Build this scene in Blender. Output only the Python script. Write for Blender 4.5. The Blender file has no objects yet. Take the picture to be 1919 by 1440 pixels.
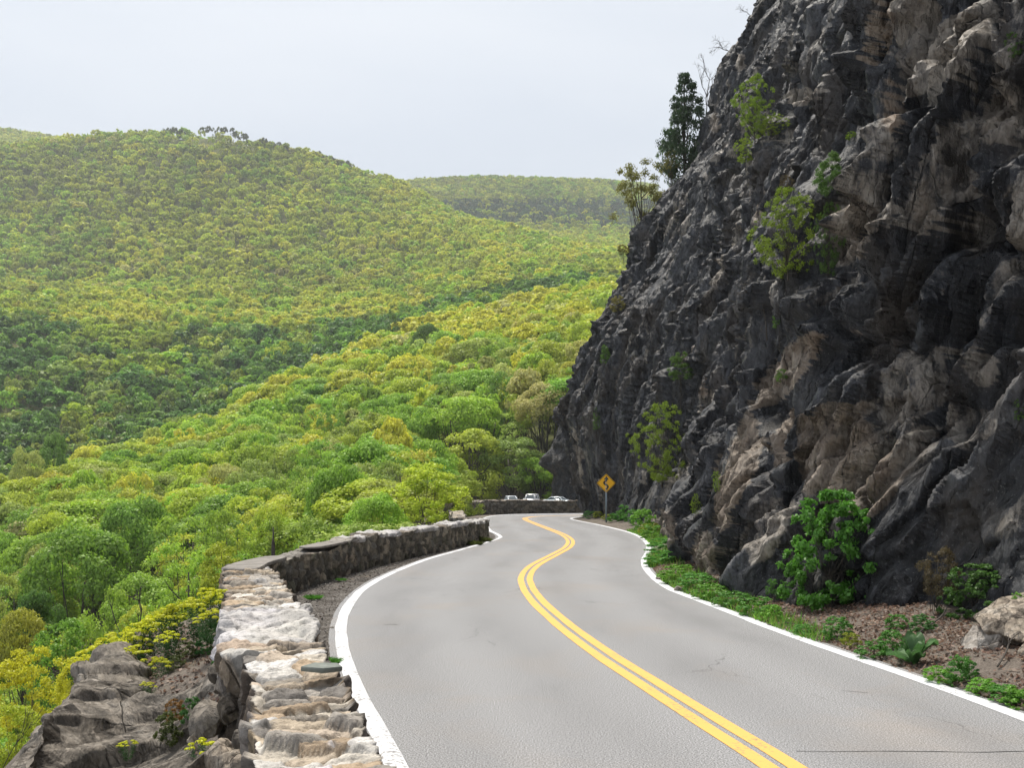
import bpy, math, random
import numpy as np
SC = bpy.context.scene
COL = SC.collection
RNG = np.random.default_rng(11)
random.seed(5)
F, CX, HY, EYE = 1866.0, 960.0, 916.0, 1.93      # focal length in photo pixels, vertical axis, eye level row, eye height

def ground(px, py, z=0.0):
    d = F * (EYE - z) / (py - HY)
    return ((px - CX) * d / F, d, z)
def at(px, py, d):
    return ((px - CX) * d / F, d, EYE - (py - HY) * d / F)

# ---------------------------------------------------------------- noise
def _h(ix, iy, seed):
    n = (ix.astype(np.int64) * 374761393 + iy.astype(np.int64) * 668265263 + seed * 1442695041) & 0xFFFFFFFF
    n = ((n ^ (n >> 13)) * 1274126177) & 0xFFFFFFFF
    n = ((n ^ (n >> 16)) * 2246822519) & 0xFFFFFFFF
    n = n ^ (n >> 15)
    return (n & 0xFFFFFF) / float(0x1000000)
def vnoise(x, y, seed=0):
    x = np.asarray(x, float); y = np.asarray(y, float)
    ix = np.floor(x).astype(np.int64); iy = np.floor(y).astype(np.int64)
    fx = x - ix; fy = y - iy
    fx = fx * fx * (3 - 2 * fx); fy = fy * fy * (3 - 2 * fy)
    a = _h(ix, iy, seed); b = _h(ix + 1, iy, seed); c = _h(ix, iy + 1, seed); d = _h(ix + 1, iy + 1, seed)
    return (a * (1 - fx) + b * fx) * (1 - fy) + (c * (1 - fx) + d * fx) * fy * 1.0
def fbm(x, y, seed=0, oct=4, gain=.5):
    s = 0; a = 1.0; t = 0
    for o in range(oct):
        s = s + a * (vnoise(x * 2 ** o + 17.3 * o, y * 2 ** o - 9.1 * o, seed + o) * 2 - 1); t += a; a *= gain
    return s / t
def vor(x, y, seed=0, jit=.85, sq=0.0):
    """F1, F2, offsets to the nearest seed point and three random values of its cell"""
    x = np.asarray(x, float); y = np.asarray(y, float)
    ix = np.floor(x).astype(np.int64); iy = np.floor(y).astype(np.int64)
    f1 = np.full(x.shape, 9.0); f2 = np.full(x.shape, 9.0)
    bx = np.zeros(x.shape); by = np.zeros(x.shape); cx = np.zeros(x.shape, np.int64); cy = np.zeros(x.shape, np.int64)
    for ox in (-1, 0, 1):
        for oy in (-1, 0, 1):
            jx = ix + ox; jy = iy + oy
            dx = x - (jx + .5 + jit * (_h(jx, jy, seed) - .5)); dy = y - (jy + .5 + jit * (_h(jx, jy, seed + 7) - .5))
            d = np.sqrt(dx * dx + dy * dy)
            if sq: d = d * (1 - sq) + sq * np.maximum(np.abs(dx + .25 * dy), np.abs(dy - .2 * dx))
            m = d < f1
            f2 = np.where(m, f1, np.minimum(f2, d)); f1 = np.where(m, d, f1)
            bx = np.where(m, dx, bx); by = np.where(m, dy, by); cx = np.where(m, jx, cx); cy = np.where(m, jy, cy)
    return f1, f2, bx, by, _h(cx, cy, seed + 21), _h(cx, cy, seed + 22), _h(cx, cy, seed + 23)
def facet(x, y, seed, tilt, sq=0.0, w=.12, jit=.85):
    """broken planar faces: every cell is a tilted plane, and two cells meet in a narrow bevel instead of a jump"""
    x = np.asarray(x, float); y = np.asarray(y, float)
    ix = np.floor(x).astype(np.int64); iy = np.floor(y).astype(np.int64)
    f1 = np.full(x.shape, 9.0); f2 = np.full(x.shape, 9.0); h1 = np.zeros(x.shape); h2 = np.zeros(x.shape); t1 = np.zeros(x.shape)
    for ox in (-1, 0, 1):
        for oy in (-1, 0, 1):
            jx = ix + ox; jy = iy + oy
            dx = x - (jx + .5 + jit * (_h(jx, jy, seed) - .5)); dy = y - (jy + .5 + jit * (_h(jx, jy, seed + 7) - .5))
            d = np.sqrt(dx * dx + dy * dy)
            if sq: d = d * (1 - sq) + sq * np.maximum(np.abs(dx + .25 * dy), np.abs(dy - .2 * dx))
            r1 = _h(jx, jy, seed + 22); h = (_h(jx, jy, seed + 21) - .5) + tilt * ((r1 - .5) * dx + (_h(jx, jy, seed + 23) - .5) * dy)
            m = d < f1; m2 = (~m) & (d < f2)
            f2 = np.where(m, f1, np.where(m2, d, f2)); h2 = np.where(m, h1, np.where(m2, h, h2))
            f1 = np.where(m, d, f1); h1 = np.where(m, h, h1); t1 = np.where(m, r1, t1)
    k = .5 + .5 * np.clip((f2 - f1) / w, 0, 1)
    return h1 * k + h2 * (1 - k), f2 - f1, t1
def sstep(a, b, x):
    t = np.clip((np.asarray(x, float) - a) / (b - a), 0, 1); return t * t * (3 - 2 * t)

# ---------------------------------------------------------------- mesh building
class MB:
    """gathers vertices and faces (any size) and per-vertex colours into one mesh"""
    def __init__(s): s.v = []; s.f = []; s.c = []; s.n = 0; s.hasc = False
    def add(s, V, faces, col=None):
        V = np.asarray(V, float).reshape(-1, 3)
        for fa in (faces if isinstance(faces, list) else [faces]):
            fa = np.asarray(fa, np.int64)
            if fa.ndim == 1: fa = fa[None, :]
            s.f.append(fa + s.n)
        s.v.append(V); s.n += len(V)
        if col is None: c = np.ones((len(V), 3))
        else:
            c = np.asarray(col, float); s.hasc = True
            if c.ndim == 1: c = np.tile(c, (len(V), 1))
        s.c.append(c); return s
    def box(s, c, size, rz=0, col=None, taper=1.0):
        x, y, z = np.array(size) / 2
        P = np.array([(-x, -y, -z), (x, -y, -z), (x, y, -z), (-x, y, -z), (-x * taper, -y * taper, z), (x * taper, -y * taper, z), (x * taper, y * taper, z), (-x * taper, y * taper, z)])
        ca, sa = math.cos(rz), math.sin(rz)
        P = np.stack([P[:, 0] * ca - P[:, 1] * sa, P[:, 0] * sa + P[:, 1] * ca, P[:, 2]], 1) + np.array(c)
        return s.add(P, [(0, 3, 2, 1), (4, 5, 6, 7), (0, 1, 5, 4), (1, 2, 6, 5), (2, 3, 7, 6), (3, 0, 4, 7)], col)
    def grid(s, P, col=None, wrap=False):
        """P is (n, m, 3)"""
        n, m = P.shape[:2]
        i = np.arange(n - 1)[:, None]; j = np.arange(m if wrap else m - 1)[None, :]
        j2 = (j + 1) % m
        fa = np.stack([i * m + j, i * m + j2, (i + 1) * m + j2, (i + 1) * m + j], -1).reshape(-1, 4)
        return s.add(P.reshape(-1, 3), fa, None if col is None else np.asarray(col).reshape(-1, 3) if np.ndim(col) > 1 else col)
    def tube(s, path, rad, k=6, col=None):
        path = np.asarray(path, float); n = len(path)
        rad = np.full(n, rad) if np.ndim(rad) == 0 else np.asarray(rad, float)
        t = np.gradient(path, axis=0); t /= np.linalg.norm(t, axis=1)[:, None] + 1e-9
        up = np.array([0, 0, 1.]) if abs(t[0][2]) < .9 else np.array([1., 0, 0])
        a = np.cross(t, up); a /= np.linalg.norm(a, axis=1)[:, None] + 1e-9
        b = np.cross(t, a)
        ang = np.linspace(0, 2 * math.pi, k, endpoint=False)
        P = path[:, None] + rad[:, None, None] * (np.cos(ang)[None, :, None] * a[:, None] + np.sin(ang)[None, :, None] * b[:, None])
        base = s.n
        s.grid(P, col, wrap=True)
        s.f.append(np.array([[base + (n - 1) * k + q for q in range(k)]])); s.f.append(np.array([[base + q for q in range(k)][::-1]]))
        return s
    def mesh(s, name, mat, smooth=False):
        V = np.concatenate(s.v); me = bpy.data.meshes.new(name)
        me.vertices.add(len(V)); me.vertices.foreach_set('co', V.astype(np.float32).ravel())
        ls = np.concatenate([f.ravel() for f in s.f]); tot = np.concatenate([np.full(len(f), f.shape[1]) for f in s.f])
        st = np.concatenate([[0], np.cumsum(tot)[:-1]])
        me.loops.add(len(ls)); me.loops.foreach_set('vertex_index', ls.astype(np.int32))
        me.polygons.add(len(tot)); me.polygons.foreach_set('loop_start', st.astype(np.int32)); me.polygons.foreach_set('loop_total', tot.astype(np.int32))
        if smooth: me.polygons.foreach_set('use_smooth', np.ones(len(tot), bool))
        if s.hasc:
            c = np.concatenate(s.c); a = me.attributes.new('tint', 'FLOAT_COLOR', 'POINT')
            a.data.foreach_set('color', np.concatenate([c, np.ones((len(c), 1))], 1).astype(np.float32).ravel())
        me.update(calc_edges=True); me.validate()
        if mat: me.materials.append(mat)
        return me
    def build(s, name, mat, parent=None, smooth=False):
        return link(name, s.mesh(name, mat, smooth), parent)
def link(name, data, parent=None):
    o = bpy.data.objects.new(name, data); COL.objects.link(o)
    if parent is not None: o.parent = parent
    return o
def tag(o, label=None, cat=None, group=None, kind=None):
    if label: o['label'] = label
    if cat: o['category'] = cat
    if group: o['group'] = group
    if kind: o['kind'] = kind
    return o
def empty(name, loc=(0, 0, 0), label=None, cat=None, group=None, rz=0):
    o = bpy.data.objects.new(name, None); COL.objects.link(o)
    o.location = loc; o.rotation_euler = (0, 0, rz); o.empty_display_size = .3
    return tag(o, label, cat, group)
def copy_tree(o, parent=None):
    c = o.copy(); COL.objects.link(c)
    if parent is not None: c.parent = parent
    for ch in o.children: copy_tree(ch, c)
    return c

def spline(P, step=None, n=None):
    """Catmull-Rom through P, resampled"""
    P = np.asarray(P, float); Q = np.vstack([2 * P[0] - P[1], P, 2 * P[-1] - P[-2]]); out = []
    for i in range(1, len(Q) - 2):
        t = np.linspace(0, 1, 40, endpoint=False)[:, None]
        a, b, c, d = Q[i - 1], Q[i], Q[i + 1], Q[i + 2]
        out.append(.5 * ((2 * b) + (c - a) * t + (2 * a - 5 * b + 4 * c - d) * t ** 2 + (3 * b - a - 3 * c + d) * t ** 3))
    out = np.vstack(out + [P[-1:]])
    L = np.concatenate([[0], np.cumsum(np.linalg.norm(np.diff(out, axis=0), axis=1))])
    k = n or max(2, int(L[-1] / step) + 1)
    s = np.linspace(0, L[-1], k)
    return np.stack([np.interp(s, L, out[:, q]) for q in range(out.shape[1])], 1)
def normals2(P):
    t = np.gradient(P[:, :2], axis=0); t /= np.linalg.norm(t, axis=1)[:, None] + 1e-9
    return np.stack([-t[:, 1], t[:, 0]], 1)            # to the left of travel

# ---------------------------------------------------------------- materials
def new_mat(name):
    m = bpy.data.materials.new(name); m.use_nodes = True; nt = m.node_tree; nt.nodes.clear()
    out = nt.nodes.new('ShaderNodeOutputMaterial')
    return m, nt, out
class N:
    """tiny node helper"""
    def __init__(s, nt): s.nt = nt
    def __call__(s, typ, **kw):
        n = s.nt.nodes.new('ShaderNode' + typ)
        for k, v in kw.items():
            if k.startswith('_'): setattr(n, k[1:], v)
            else:
                sock = n.inputs[int(k[1:])] if k[0] == 'i' and k[1:].isdigit() else n.inputs[k.replace('__', ' ')]
                if isinstance(v, bpy.types.NodeSocket): s.nt.links.new(v, sock)
                else: sock.default_value = v
        return n
    def noise(s, vec, scale, detail=4, rough=.55, dist=0):
        return s('TexNoise', Vector=vec, Scale=scale, Detail=detail, Roughness=rough, Distortion=dist).outputs['Fac']
    def ramp(s, fac, stops, interp='LINEAR'):
        r = s('ValToRGB', Fac=fac); cr = r.color_ramp; cr.interpolation = interp
        while len(cr.elements) < len(stops): cr.elements.new(.5)
        for e, (p, c) in zip(cr.elements, stops):
            e.position = p; e.color = (*c, 1) if not np.isscalar(c) else (c, c, c, 1)
        return r.outputs['Color']
    def mix(s, a, b, fac, typ='MIX'):
        n = s('Mix', _data_type='RGBA', _blend_type=typ)
        for v, k in ((fac, 0), (a, 6), (b, 7)):
            if isinstance(v, bpy.types.NodeSocket): s.nt.links.new(v, n.inputs[k])
            else: n.inputs[k].default_value = v if k == 0 else (*v, 1)
        return n.outputs[2]
    def math(s, op, a, b=0.0, clamp=False):
        return s('Math', _operation=op, _use_clamp=clamp, i0=a, i1=b).outputs[0]
    def bump(s, h, strength=.5, dist=.02, normal=None):
        kw = dict(Height=h, Strength=strength, Distance=dist)
        if normal is not None: kw['Normal'] = normal
        return s('Bump', **kw).outputs['Normal']
    def coord(s, which='Object'): return s('TexCoord').outputs[which]
    def pos(s): return s('NewGeometry').outputs['Position']
    def scaled(s, vec, sc, rot=(0, 0, 0)):
        n = s('Mapping', Vector=vec); n.inputs['Scale'].default_value = sc; n.inputs['Rotation'].default_value = rot
        return n.outputs['Vector']
def principled(name, color, rough=.8, metal=0, spec=.5, build=None):
    m, nt, out = new_mat(name); n = N(nt)
    b = n('BsdfPrincipled', Roughness=rough, Metallic=metal)
    b.inputs['Specular IOR Level'].default_value = spec
    b.inputs['Base Color'].default_value = (*color, 1)
    if build: build(n, b, nt)
    nt.links.new(b.outputs[0], out.inputs[0]); return m

def leaf_material(name, use_tint):
    """thin leaves: colour from the object (or from the per-tree attribute), a little different leaf by leaf"""
    m, nt, out = new_mat(name); n = N(nt)
    if use_tint: col = n('Attribute', _attribute_name='tint').outputs['Color']
    else: col = n('ObjectInfo').outputs['Color']
    geo = n('NewGeometry')
    v = n('MapRange', Value=geo.outputs['Random Per Island'])
    v.inputs[3].default_value = .75; v.inputs[4].default_value = 1.25
    hue = n('HueSaturation', Color=col, Value=v.outputs[0])
    hs = n('MapRange', Value=n.noise(n.pos(), .35 if use_tint else .5, 2)); hs.inputs[3].default_value = .486; hs.inputs[4].default_value = .514
    nt.links.new(hs.outputs[0], hue.inputs['Hue'])
    d = n('BsdfDiffuse', Color=hue.outputs[0]); t = n('BsdfTranslucent', Color=n.mix(hue.outputs[0], (.9, 1, .35), .0))
    g = n('BsdfGlossy', Color=(1, 1, 1, 1), Roughness=.5)
    a = n('MixShader', Fac=.47); nt.links.new(d.outputs[0], a.inputs[1]); nt.links.new(t.outputs[0], a.inputs[2])
    b = n('MixShader', Fac=.025); nt.links.new(a.outputs[0], b.inputs[1]); nt.links.new(g.outputs[0], b.inputs[2])
    nt.links.new(b.outputs[0], out.inputs[0]); return m
LEAF = leaf_material('leaf', False)
FOREST_LEAF = leaf_material('forest_leaf', True)

def _bark(n, b, nt):
    p = n.scaled(n.coord(), (9, 9, 2)); f = n.noise(p, 6, 5)
    nt.links.new(n.ramp(f, [(.3, (.035, .03, .026)), (.7, (.11, .095, .08))]), b.inputs['Base Color'])
    nt.links.new(n.bump(f, .6, .03), b.inputs['Normal'])
BARK = principled('bark', (.06, .05, .04), .9, build=_bark)

def _asphalt(n, b, nt):
    p = n.pos()
    sp = n.noise(p, 80, 2, .8); sp2 = n.noise(p, 34, 3, .7); st = n.noise(p, .42, 4, .6, .6); st2 = n.noise(n.scaled(p, (.9, .25, 1), (0, 0, .12)), .8, 4)
    c = n.ramp(sp, [(.36, (.088, .089, .094)), (.5, (.235, .237, .245)), (.64, (.49, .49, .50))])
    c = n.mix(c, (.40, .36, .30), n.math('MULTIPLY', n.math('SUBTRACT', sp2, .5), .7, True))
    c = n.mix(c, (.30, .235, .175), n.math('MULTIPLY', n.ramp(st, [(.52, 0.0), (.75, 1.0)]), .32))
    c = n.mix(c, (.17, .17, .175), n.math('MULTIPLY', n.ramp(st2, [(.5, 0.0), (.75, 1.0)]), .40))
    # the two wheel paths of each lane are a little darker and smoother
    u = n('SeparateColor', Color=n('Attribute', _attribute_name='tint').outputs['Color']).outputs[0]
    w4 = n.math('MULTIPLY', n.math('ADD', n.math('COSINE', n.math('MULTIPLY', u, 25.13), 0), 1), .5)
    c = n.mix(c, (.15, .15, .153), n.math('MULTIPLY', n.math('SUBTRACT', 1.0, w4), n.math('MULTIPLY', n.ramp(st2, [(.3, .25), (.7, 1.0)]), .42)))
    # hairline cracks
    vc = n('TexVoronoi', _feature='DISTANCE_TO_EDGE', Vector=n.mix(n.scaled(p, (.35, .22, .3)), n('TexNoise', Vector=p, Scale=1.6, Detail=4).outputs['Color'], .28), Scale=1.0)
    crack = n.ramp(vc.outputs['Distance'], [(0, 1.0), (.0035, 0.0)])
    crack = n.math('MULTIPLY', crack, n.ramp(n.noise(p, .5, 2), [(.5, 0.0), (.62, .75)]))
    c = n.mix(c, (.06, .06, .06), crack)
    nt.links.new(c, b.inputs['Base Color'])
    nt.links.new(n.bump(n.math('ADD', sp, sp2), .15, .003), b.inputs['Normal'])
ASPHALT = principled('asphalt', (.22, .22, .21), .92, spec=.25, build=_asphalt)

def paint(name, color, wear, under):
    def bld(n, b, nt):
        p = n.pos(); f = n.noise(p, 26, 6, .7); g = n.noise(p, 1.7, 3); k = n.noise(p, 140, 2)
        w = n.ramp(n.math('ADD', n.math('MULTIPLY', f, .75), n.math('MULTIPLY', g, .4)), [(wear, 0.0), (wear + .05, 1.0)])
        c = n.mix(color, tuple(q * .82 for q in color), k)
        c = n.mix(c, under, n.math('MULTIPLY', w, .85))
        nt.links.new(c, b.inputs['Base Color'])
        nt.links.new(n.bump(n.math('ADD', f, k), .35, .01), b.inputs['Normal'])
    return principled(name, color, .75, spec=.3, build=bld)
WHITE_PAINT = paint('white_paint', (.72, .73, .76), .628, (.20, .19, .19))
YELLOW_PAINT = paint('yellow_paint', (.84, .47, .13), .64, (.30, .24, .15))

def _soil(n, b, nt):
    p = n.pos(); f = n.noise(p, 7, 6, .65); g = n.noise(p, 60, 3, .7); l = n.noise(p, .9, 4)
    c = n.ramp(f, [(.3, (.055, .045, .038)), (.5, (.13, .105, .088)), (.7, (.23, .195, .165))])
    c = n.mix(c, n.ramp(g, [(.35, (.05, .042, .036)), (.65, (.34, .30, .26))]), .45)
    c = n.mix(c, (.05, .075, .025), n.math('MULTIPLY', n.ramp(l, [(.55, 0.0), (.7, 1.0)]), .45))
    nt.links.new(c, b.inputs['Base Color']); nt.links.new(n.bump(n.math('ADD', f, g), .8, .03), b.inputs['Normal'])
SOIL = principled('soil', (.12, .1, .08), .95, spec=.2, build=_soil)
def _gravel(n, b, nt):
    p = n.pos(); v = n('TexVoronoi', Vector=p, Scale=42.0); f = n.noise(p, 3, 5, .6); g = n.noise(p, 90, 2)
    c = n.ramp(v.outputs['Color'], [(.1, (.07, .062, .056)), (.5, (.155, .142, .13)), (.9, (.29, .27, .25))])
    c = n.mix(c, (.06, .05, .043), n.math('MULTIPLY', n.ramp(f, [(.42, 0.0), (.62, 1.0)]), .75))
    nt.links.new(c, b.inputs['Base Color'])
    nt.links.new(n.bump(n.math('ADD', v.outputs['Distance'], n.math('MULTIPLY', f, .8)), .9, .03), b.inputs['Normal'])
GRAVEL = principled('gravel', (.15, .14, .13), .95, spec=.2, build=_gravel)
def _floor(n, b, nt):
    p = n.pos(); f = n.noise(p, .06, 5, .6); g = n.noise(p, 1.2, 4)
    c = n.ramp(f, [(.35, (.085, .105, .028)), (.65, (.12, .13, .045))]); c = n.mix(c, (.11, .095, .06), n.math('MULTIPLY', g, .4))
    nt.links.new(c, b.inputs['Base Color']); nt.links.new(n.bump(g, 1, .4), b.inputs['Normal'])
FLOOR = principled('forest_floor', (.07, .06, .03), .95, spec=.1, build=_floor)

def rock_material(name, dark, mid, light, tint=True, scale=1.0, lich=.25, spec=.45, rough=.62, facets=1.0):
    """streaky foliated rock; the tint attribute (r = how tan, g = tone of the block, b = rust) picks the exposure"""
    def bld(n, b, nt):
        p = n.pos()
        q = n.scaled(n.scaled(p, (1, 1, 1), (math.radians(-28), math.radians(8), 0)), (1.0, 1.0, .30))
        f = n.noise(q, 2.2 * scale, 8, .66, .5); g = n.noise(q, 11 * scale, 6, .7, .3); h = n.noise(p, 30 * scale, 5, .75); w = n.noise(p, .55 * scale, 4, .6)
        c = n.ramp(f, [(.30, dark), (.52, mid), (.74, light)])
        c = n.mix(c, tuple(min(1, v * 1.7) for v in mid), n.math('MULTIPLY', n.ramp(g, [(.52, 0.0), (.68, 1.0)]), .5))
        c = n.mix(c, tuple(v * .35 for v in dark), n.math('MULTIPLY', n.ramp(g, [(.30, 1.0), (.44, 0.0)]), .75))
        if tint:
            at_ = n('Attribute', _attribute_name='tint'); sep = n('SeparateColor', Color=at_.outputs['Color'])
            tan = n.ramp(f, [(.28, (.048, .043, .038)), (.5, (.150, .131, .110)), (.75, (.31, .285, .25))])
            tan = n.mix(tan, (.045, .038, .034), n.math('MULTIPLY', n.ramp(g, [(.34, 1.0), (.48, 0.0)]), .8))
            tan = n.mix(tan, (.18, .112, .060), n.math('MULTIPLY', sep.outputs[2], .75))
            amt = n.math('MULTIPLY', sep.outputs[0], 1.0)
            amt = n.ramp(n.math('ADD', amt, n.math('ADD', n.math('MULTIPLY', n.math('SUBTRACT', f, .5), .8), n.math('MULTIPLY', n.math('SUBTRACT', g, .5), .5))), [(.36, 0.0), (.48, .75), (.95, 1.0)])
            c = n.mix(c, tan, amt)
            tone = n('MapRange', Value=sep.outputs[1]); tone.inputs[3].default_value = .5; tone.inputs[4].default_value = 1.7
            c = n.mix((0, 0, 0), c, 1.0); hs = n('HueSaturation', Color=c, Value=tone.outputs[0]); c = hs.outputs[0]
        qd = n('VectorMath', _operation='ADD', i0=q, i1=n('VectorMath', _operation='SCALE', i0=n('TexNoise', Vector=p, Scale=2.2 * scale, Detail=3.0).outputs['Color'], Scale=.16 / scale).outputs[0]).outputs[0]
        fr = n('TexVoronoi', _feature='DISTANCE_TO_EDGE', Vector=qd, Scale=1.5 * scale)
        line = n.math('MULTIPLY', n.ramp(fr.outputs['Distance'], [(0, 1.0), (.022, 0.0)]), n.ramp(n.noise(p, 1.1 * scale, 3), [(.40, 0.0), (.56, 1.0)]))
        c = n.mix(c, tuple(v * .3 for v in dark), n.math('MULTIPLY', line, .55))
        if tint:
            c = n.mix(c, n.mix(c, (.30, .21, .135), 1.0, 'MULTIPLY') if False else n.mix(c, (.062, .050, .040), .6), n.math('MULTIPLY', n.ramp(n.noise(q, .8, 5, .6), [(.50, 0.0), (.62, 1.0)]), n.math('SUBTRACT', 1.0, amt)))
        # pale lichen specks
        c = n.mix(c, (.33, .34, .32), n.math('MULTIPLY', n.ramp(h, [(.585, 0.0), (.68, 1.0)]), lich))
        nt.links.new(c, b.inputs['Base Color'])
        # chipped planar faces: every cell of the rock leans its own way
        pass
        hf = None
        for sc_, k_, st_ in ((1.5 * scale, 1.6, .07 / scale), (4.2 * scale, 1.25, .022 / scale), (11.0 * scale, .9, .006 / scale)):
            vv = n('TexVoronoi', Vector=qd, Scale=sc_); cc = n('VectorMath', _operation='SUBTRACT', i0=vv.outputs['Color'], i1=(.5, .5, .5)).outputs[0]
            dd = n('VectorMath', _operation='SUBTRACT', i0=qd, i1=vv.outputs['Position']).outputs[0]
            hv = n.math('MULTIPLY', n('VectorMath', _operation='DOT_PRODUCT', i0=dd, i1=cc).outputs['Value'], k_ * 1.5)
            hv = n.math('ADD', hv, n.math('MULTIPLY', n('SeparateColor', Color=vv.outputs['Color']).outputs[0], st_))
            hf = hv if hf is None else n.math('ADD', hf, hv)
        chip = n.bump(hf, 1.0, facets)
        hh = n.math('ADD', n.math('MULTIPLY', f, 1.2), n.math('ADD', n.math('MULTIPLY', g, .5), n.math('SUBTRACT', n.math('MULTIPLY', h, .16), n.math('MULTIPLY', line, .25))))
        nt.links.new(n.bump(hh, .8, .10 / scale, chip), b.inputs['Normal'])
    return principled(name, mid, rough, spec=spec, build=bld)
CLIFF_ROCK = rock_material('cliff_rock', (.006, .007, .009), (.0200, .0215, .0260), (.085, .088, .095), lich=.5)
BOULDER_ROCK = rock_material('boulder_rock', (.05, .042, .036), (.15, .125, .10), (.34, .30, .26), tint=False, scale=2.2, lich=.15, spec=.25, rough=.85)
OUTCROP_ROCK = rock_material('outcrop_rock', (.075, .067, .058), (.235, .207, .175), (.45, .41, .36), tint=False, scale=1.3, lich=.2, spec=.25, rough=.85)

def stone_material(name, scale=1.0):
    def bld(n, b, nt):
        p = n.pos(); a = n('Attribute', _attribute_name='tint').outputs['Color']
        f = n.noise(p, 14 * scale, 6, .65, .4); g = n.noise(p, 70 * scale, 4, .7)
        c = n.mix(a, (.02, .018, .016), n.math('MULTIPLY', n.ramp(f, [(.32, 1.0), (.5, 0.0)]), .6))
        c = n.mix(c, (.62, .58, .52), n.math('MULTIPLY', n.ramp(f, [(.58, 0.0), (.75, 1.0)]), .25))
        v = n('MapRange', Value=g); v.inputs[3].default_value = .6; v.inputs[4].default_value = 1.4
        c = n('HueSaturation', Color=c, Value=v.outputs[0]).outputs[0]
        nt.links.new(c, b.inputs['Base Color']); nt.links.new(n.bump(n.math('ADD', f, n.math('MULTIPLY', g, .4)), .8, .025), b.inputs['Normal'])
    return principled(name, (.2, .17, .14), .9, spec=.25, build=bld)
STONE = stone_material('wall_stone')
def _conc(n, b, nt):
    p = n.pos(); f = n.noise(p, 5, 6, .6); g = n.noise(p, 90, 2)
    c = n.mix(n.ramp(f, [(.3, (.13, .12, .11)), (.65, (.27, .25, .23))]), (.33, .31, .29), n.math('MULTIPLY', g, .35))
    nt.links.new(c, b.inputs['Base Color']); nt.links.new(n.bump(n.math('ADD', f, g), .4, .01), b.inputs['Normal'])
CONCRETE = principled('concrete', (.25, .23, .21), .9, spec=.2, build=_conc)

# ---------------------------------------------------------------- camera, sky, sun, air
cam = bpy.data.cameras.new('camera'); cam.sensor_width = 36; cam.lens = 36 * F / 1919; cam.shift_y = 196 / 1919; cam.clip_start = .1; cam.clip_end = 12000
co = link('camera', cam); co.location = (0, 0, EYE); co.rotation_euler = (math.pi / 2, 0, 0); SC.camera = co
SUN_AZ, SUN_EL = math.radians(-25), math.radians(67)        # azimuth from +Y, negative is towards -X
sun = bpy.data.lights.new('sun', 'SUN'); sun.energy = 2.7; sun.angle = math.radians(11); sun.color = (1, .94, .84)
so = link('sun', sun); so.location = (-40, 60, 90)
sdir = np.array([math.sin(SUN_AZ) * math.cos(SUN_EL), math.cos(SUN_AZ) * math.cos(SUN_EL), math.sin(SUN_EL)])
from mathutils import Vector
so.rotation_euler = Vector(sdir).to_track_quat('Z', 'Y').to_euler()
W = bpy.data.worlds.new('World'); SC.world = W; W.use_nodes = True; nt = W.node_tree; nt.nodes.clear(); n = N(nt)
sky = n('TexSky', _sky_type='NISHITA', _sun_disc=False, _sun_elevation=SUN_EL, _sun_rotation=SUN_AZ, _air_density=1.0, _dust_density=2.0)
dirv = n('TexCoord').outputs['Generated']
sepd = n('SeparateXYZ', Vector=dirv)
veil = n.ramp(n('MapRange', Value=sepd.outputs[2]).outputs[0], [(0, (3.95, 4.05, 4.2)), (.14, (3.7, 3.9, 4.2)), (.30, (3.15, 3.4, 3.8)), (.55, (3.9, 4.05, 4.25)), (1, (4.7, 4.75, 4.8))])
cloud = n.noise(n.scaled(dirv, (1.2, 1.2, 5)), 1.4, 5, .5, .3)
veil = n.mix(veil, (4.6, 4.65, 4.7), n.math('MULTIPLY', n.ramp(cloud, [(.42, 0.0), (.72, 1.0)]), .55))
bg = n('Background', Color=n.mix(sky.outputs[0], veil, .86), Strength=.1)
wo = n('OutputWorld'); nt.links.new(bg.outputs[0], wo.inputs[0])
SC.view_settings.view_transform = 'Standard'; SC.view_settings.look = 'None'; SC.view_settings.gamma = 1; SC.view_settings.exposure = 1.08

# ================================================================ THE LIE OF THE LAND
TPX = np.array([-700, -200, 0, 200, 400, 560, 720, 900, 1100, 1300, 1700, 2500], float)
TD = np.array([20, 45, 70, 100, 140, 190, 250, 330, 400, 470, 540, 660, 800, 960, 1150, 1400, 1800, 2600], float)
TY = np.array([   # how high the tree tops stand above or below eye level along lines of sight, by distance
 [1650, 1450, 1300, 1180, 1080, 1010, 980, 960, 900, 800, 700, 610, 560, 480, 380, 380, 330, 340],
 [1640, 1470, 1330, 1190, 1050, 950, 930, 930, 850, 720, 610, 548, 535, 440, 290, 330, 240, 290],
 [1600, 1420, 1275, 1140, 1000, 905, 905, 900, 800, 680, 585, 537, 530, 420, 266, 312, 238, 275],
 [1500, 1345, 1200, 1075, 955, 880, 832, 865, 790, 690, 605, 547, 527, 410, 244, 300, 268, 290],
 [1340, 1205, 1085, 990, 910, 850, 795, 767, 772, 700, 615, 552, 522, 400, 238, 300, 300, 320],
 [1200, 1080, 995, 935, 880, 825, 765, 692, 690, 662, 612, 560, 516, 400, 272, 330, 340, 350],
 [1050, 985, 935, 885, 838, 785, 718, 652, 614, 608, 592, 550, 502, 408, 326, 360, 338, 350],
 [1000, 950, 895, 855, 805, 745, 675, 612, 582, 562, 542, 510, 462, 410, 412, 430, 328, 350],
 [960, 930, 885, 845, 785, 705, 625, 572, 547, 527, 515, 495, 466, 455, 458, 430, 334, 350],
 [940, 900, 860, 800, 740, 660, 590, 545, 530, 520, 510, 495, 480, 468, 470, 430, 350, 360],
 [900, 860, 800, 740, 680, 600, 540, 510, 500, 500, 500, 490, 480, 470, 470, 430, 360, 370],
 [880, 850, 790, 730, 670, 590, 530, 505, 495, 495, 495, 490, 480, 470, 470, 430, 360, 370]], float)
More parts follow.
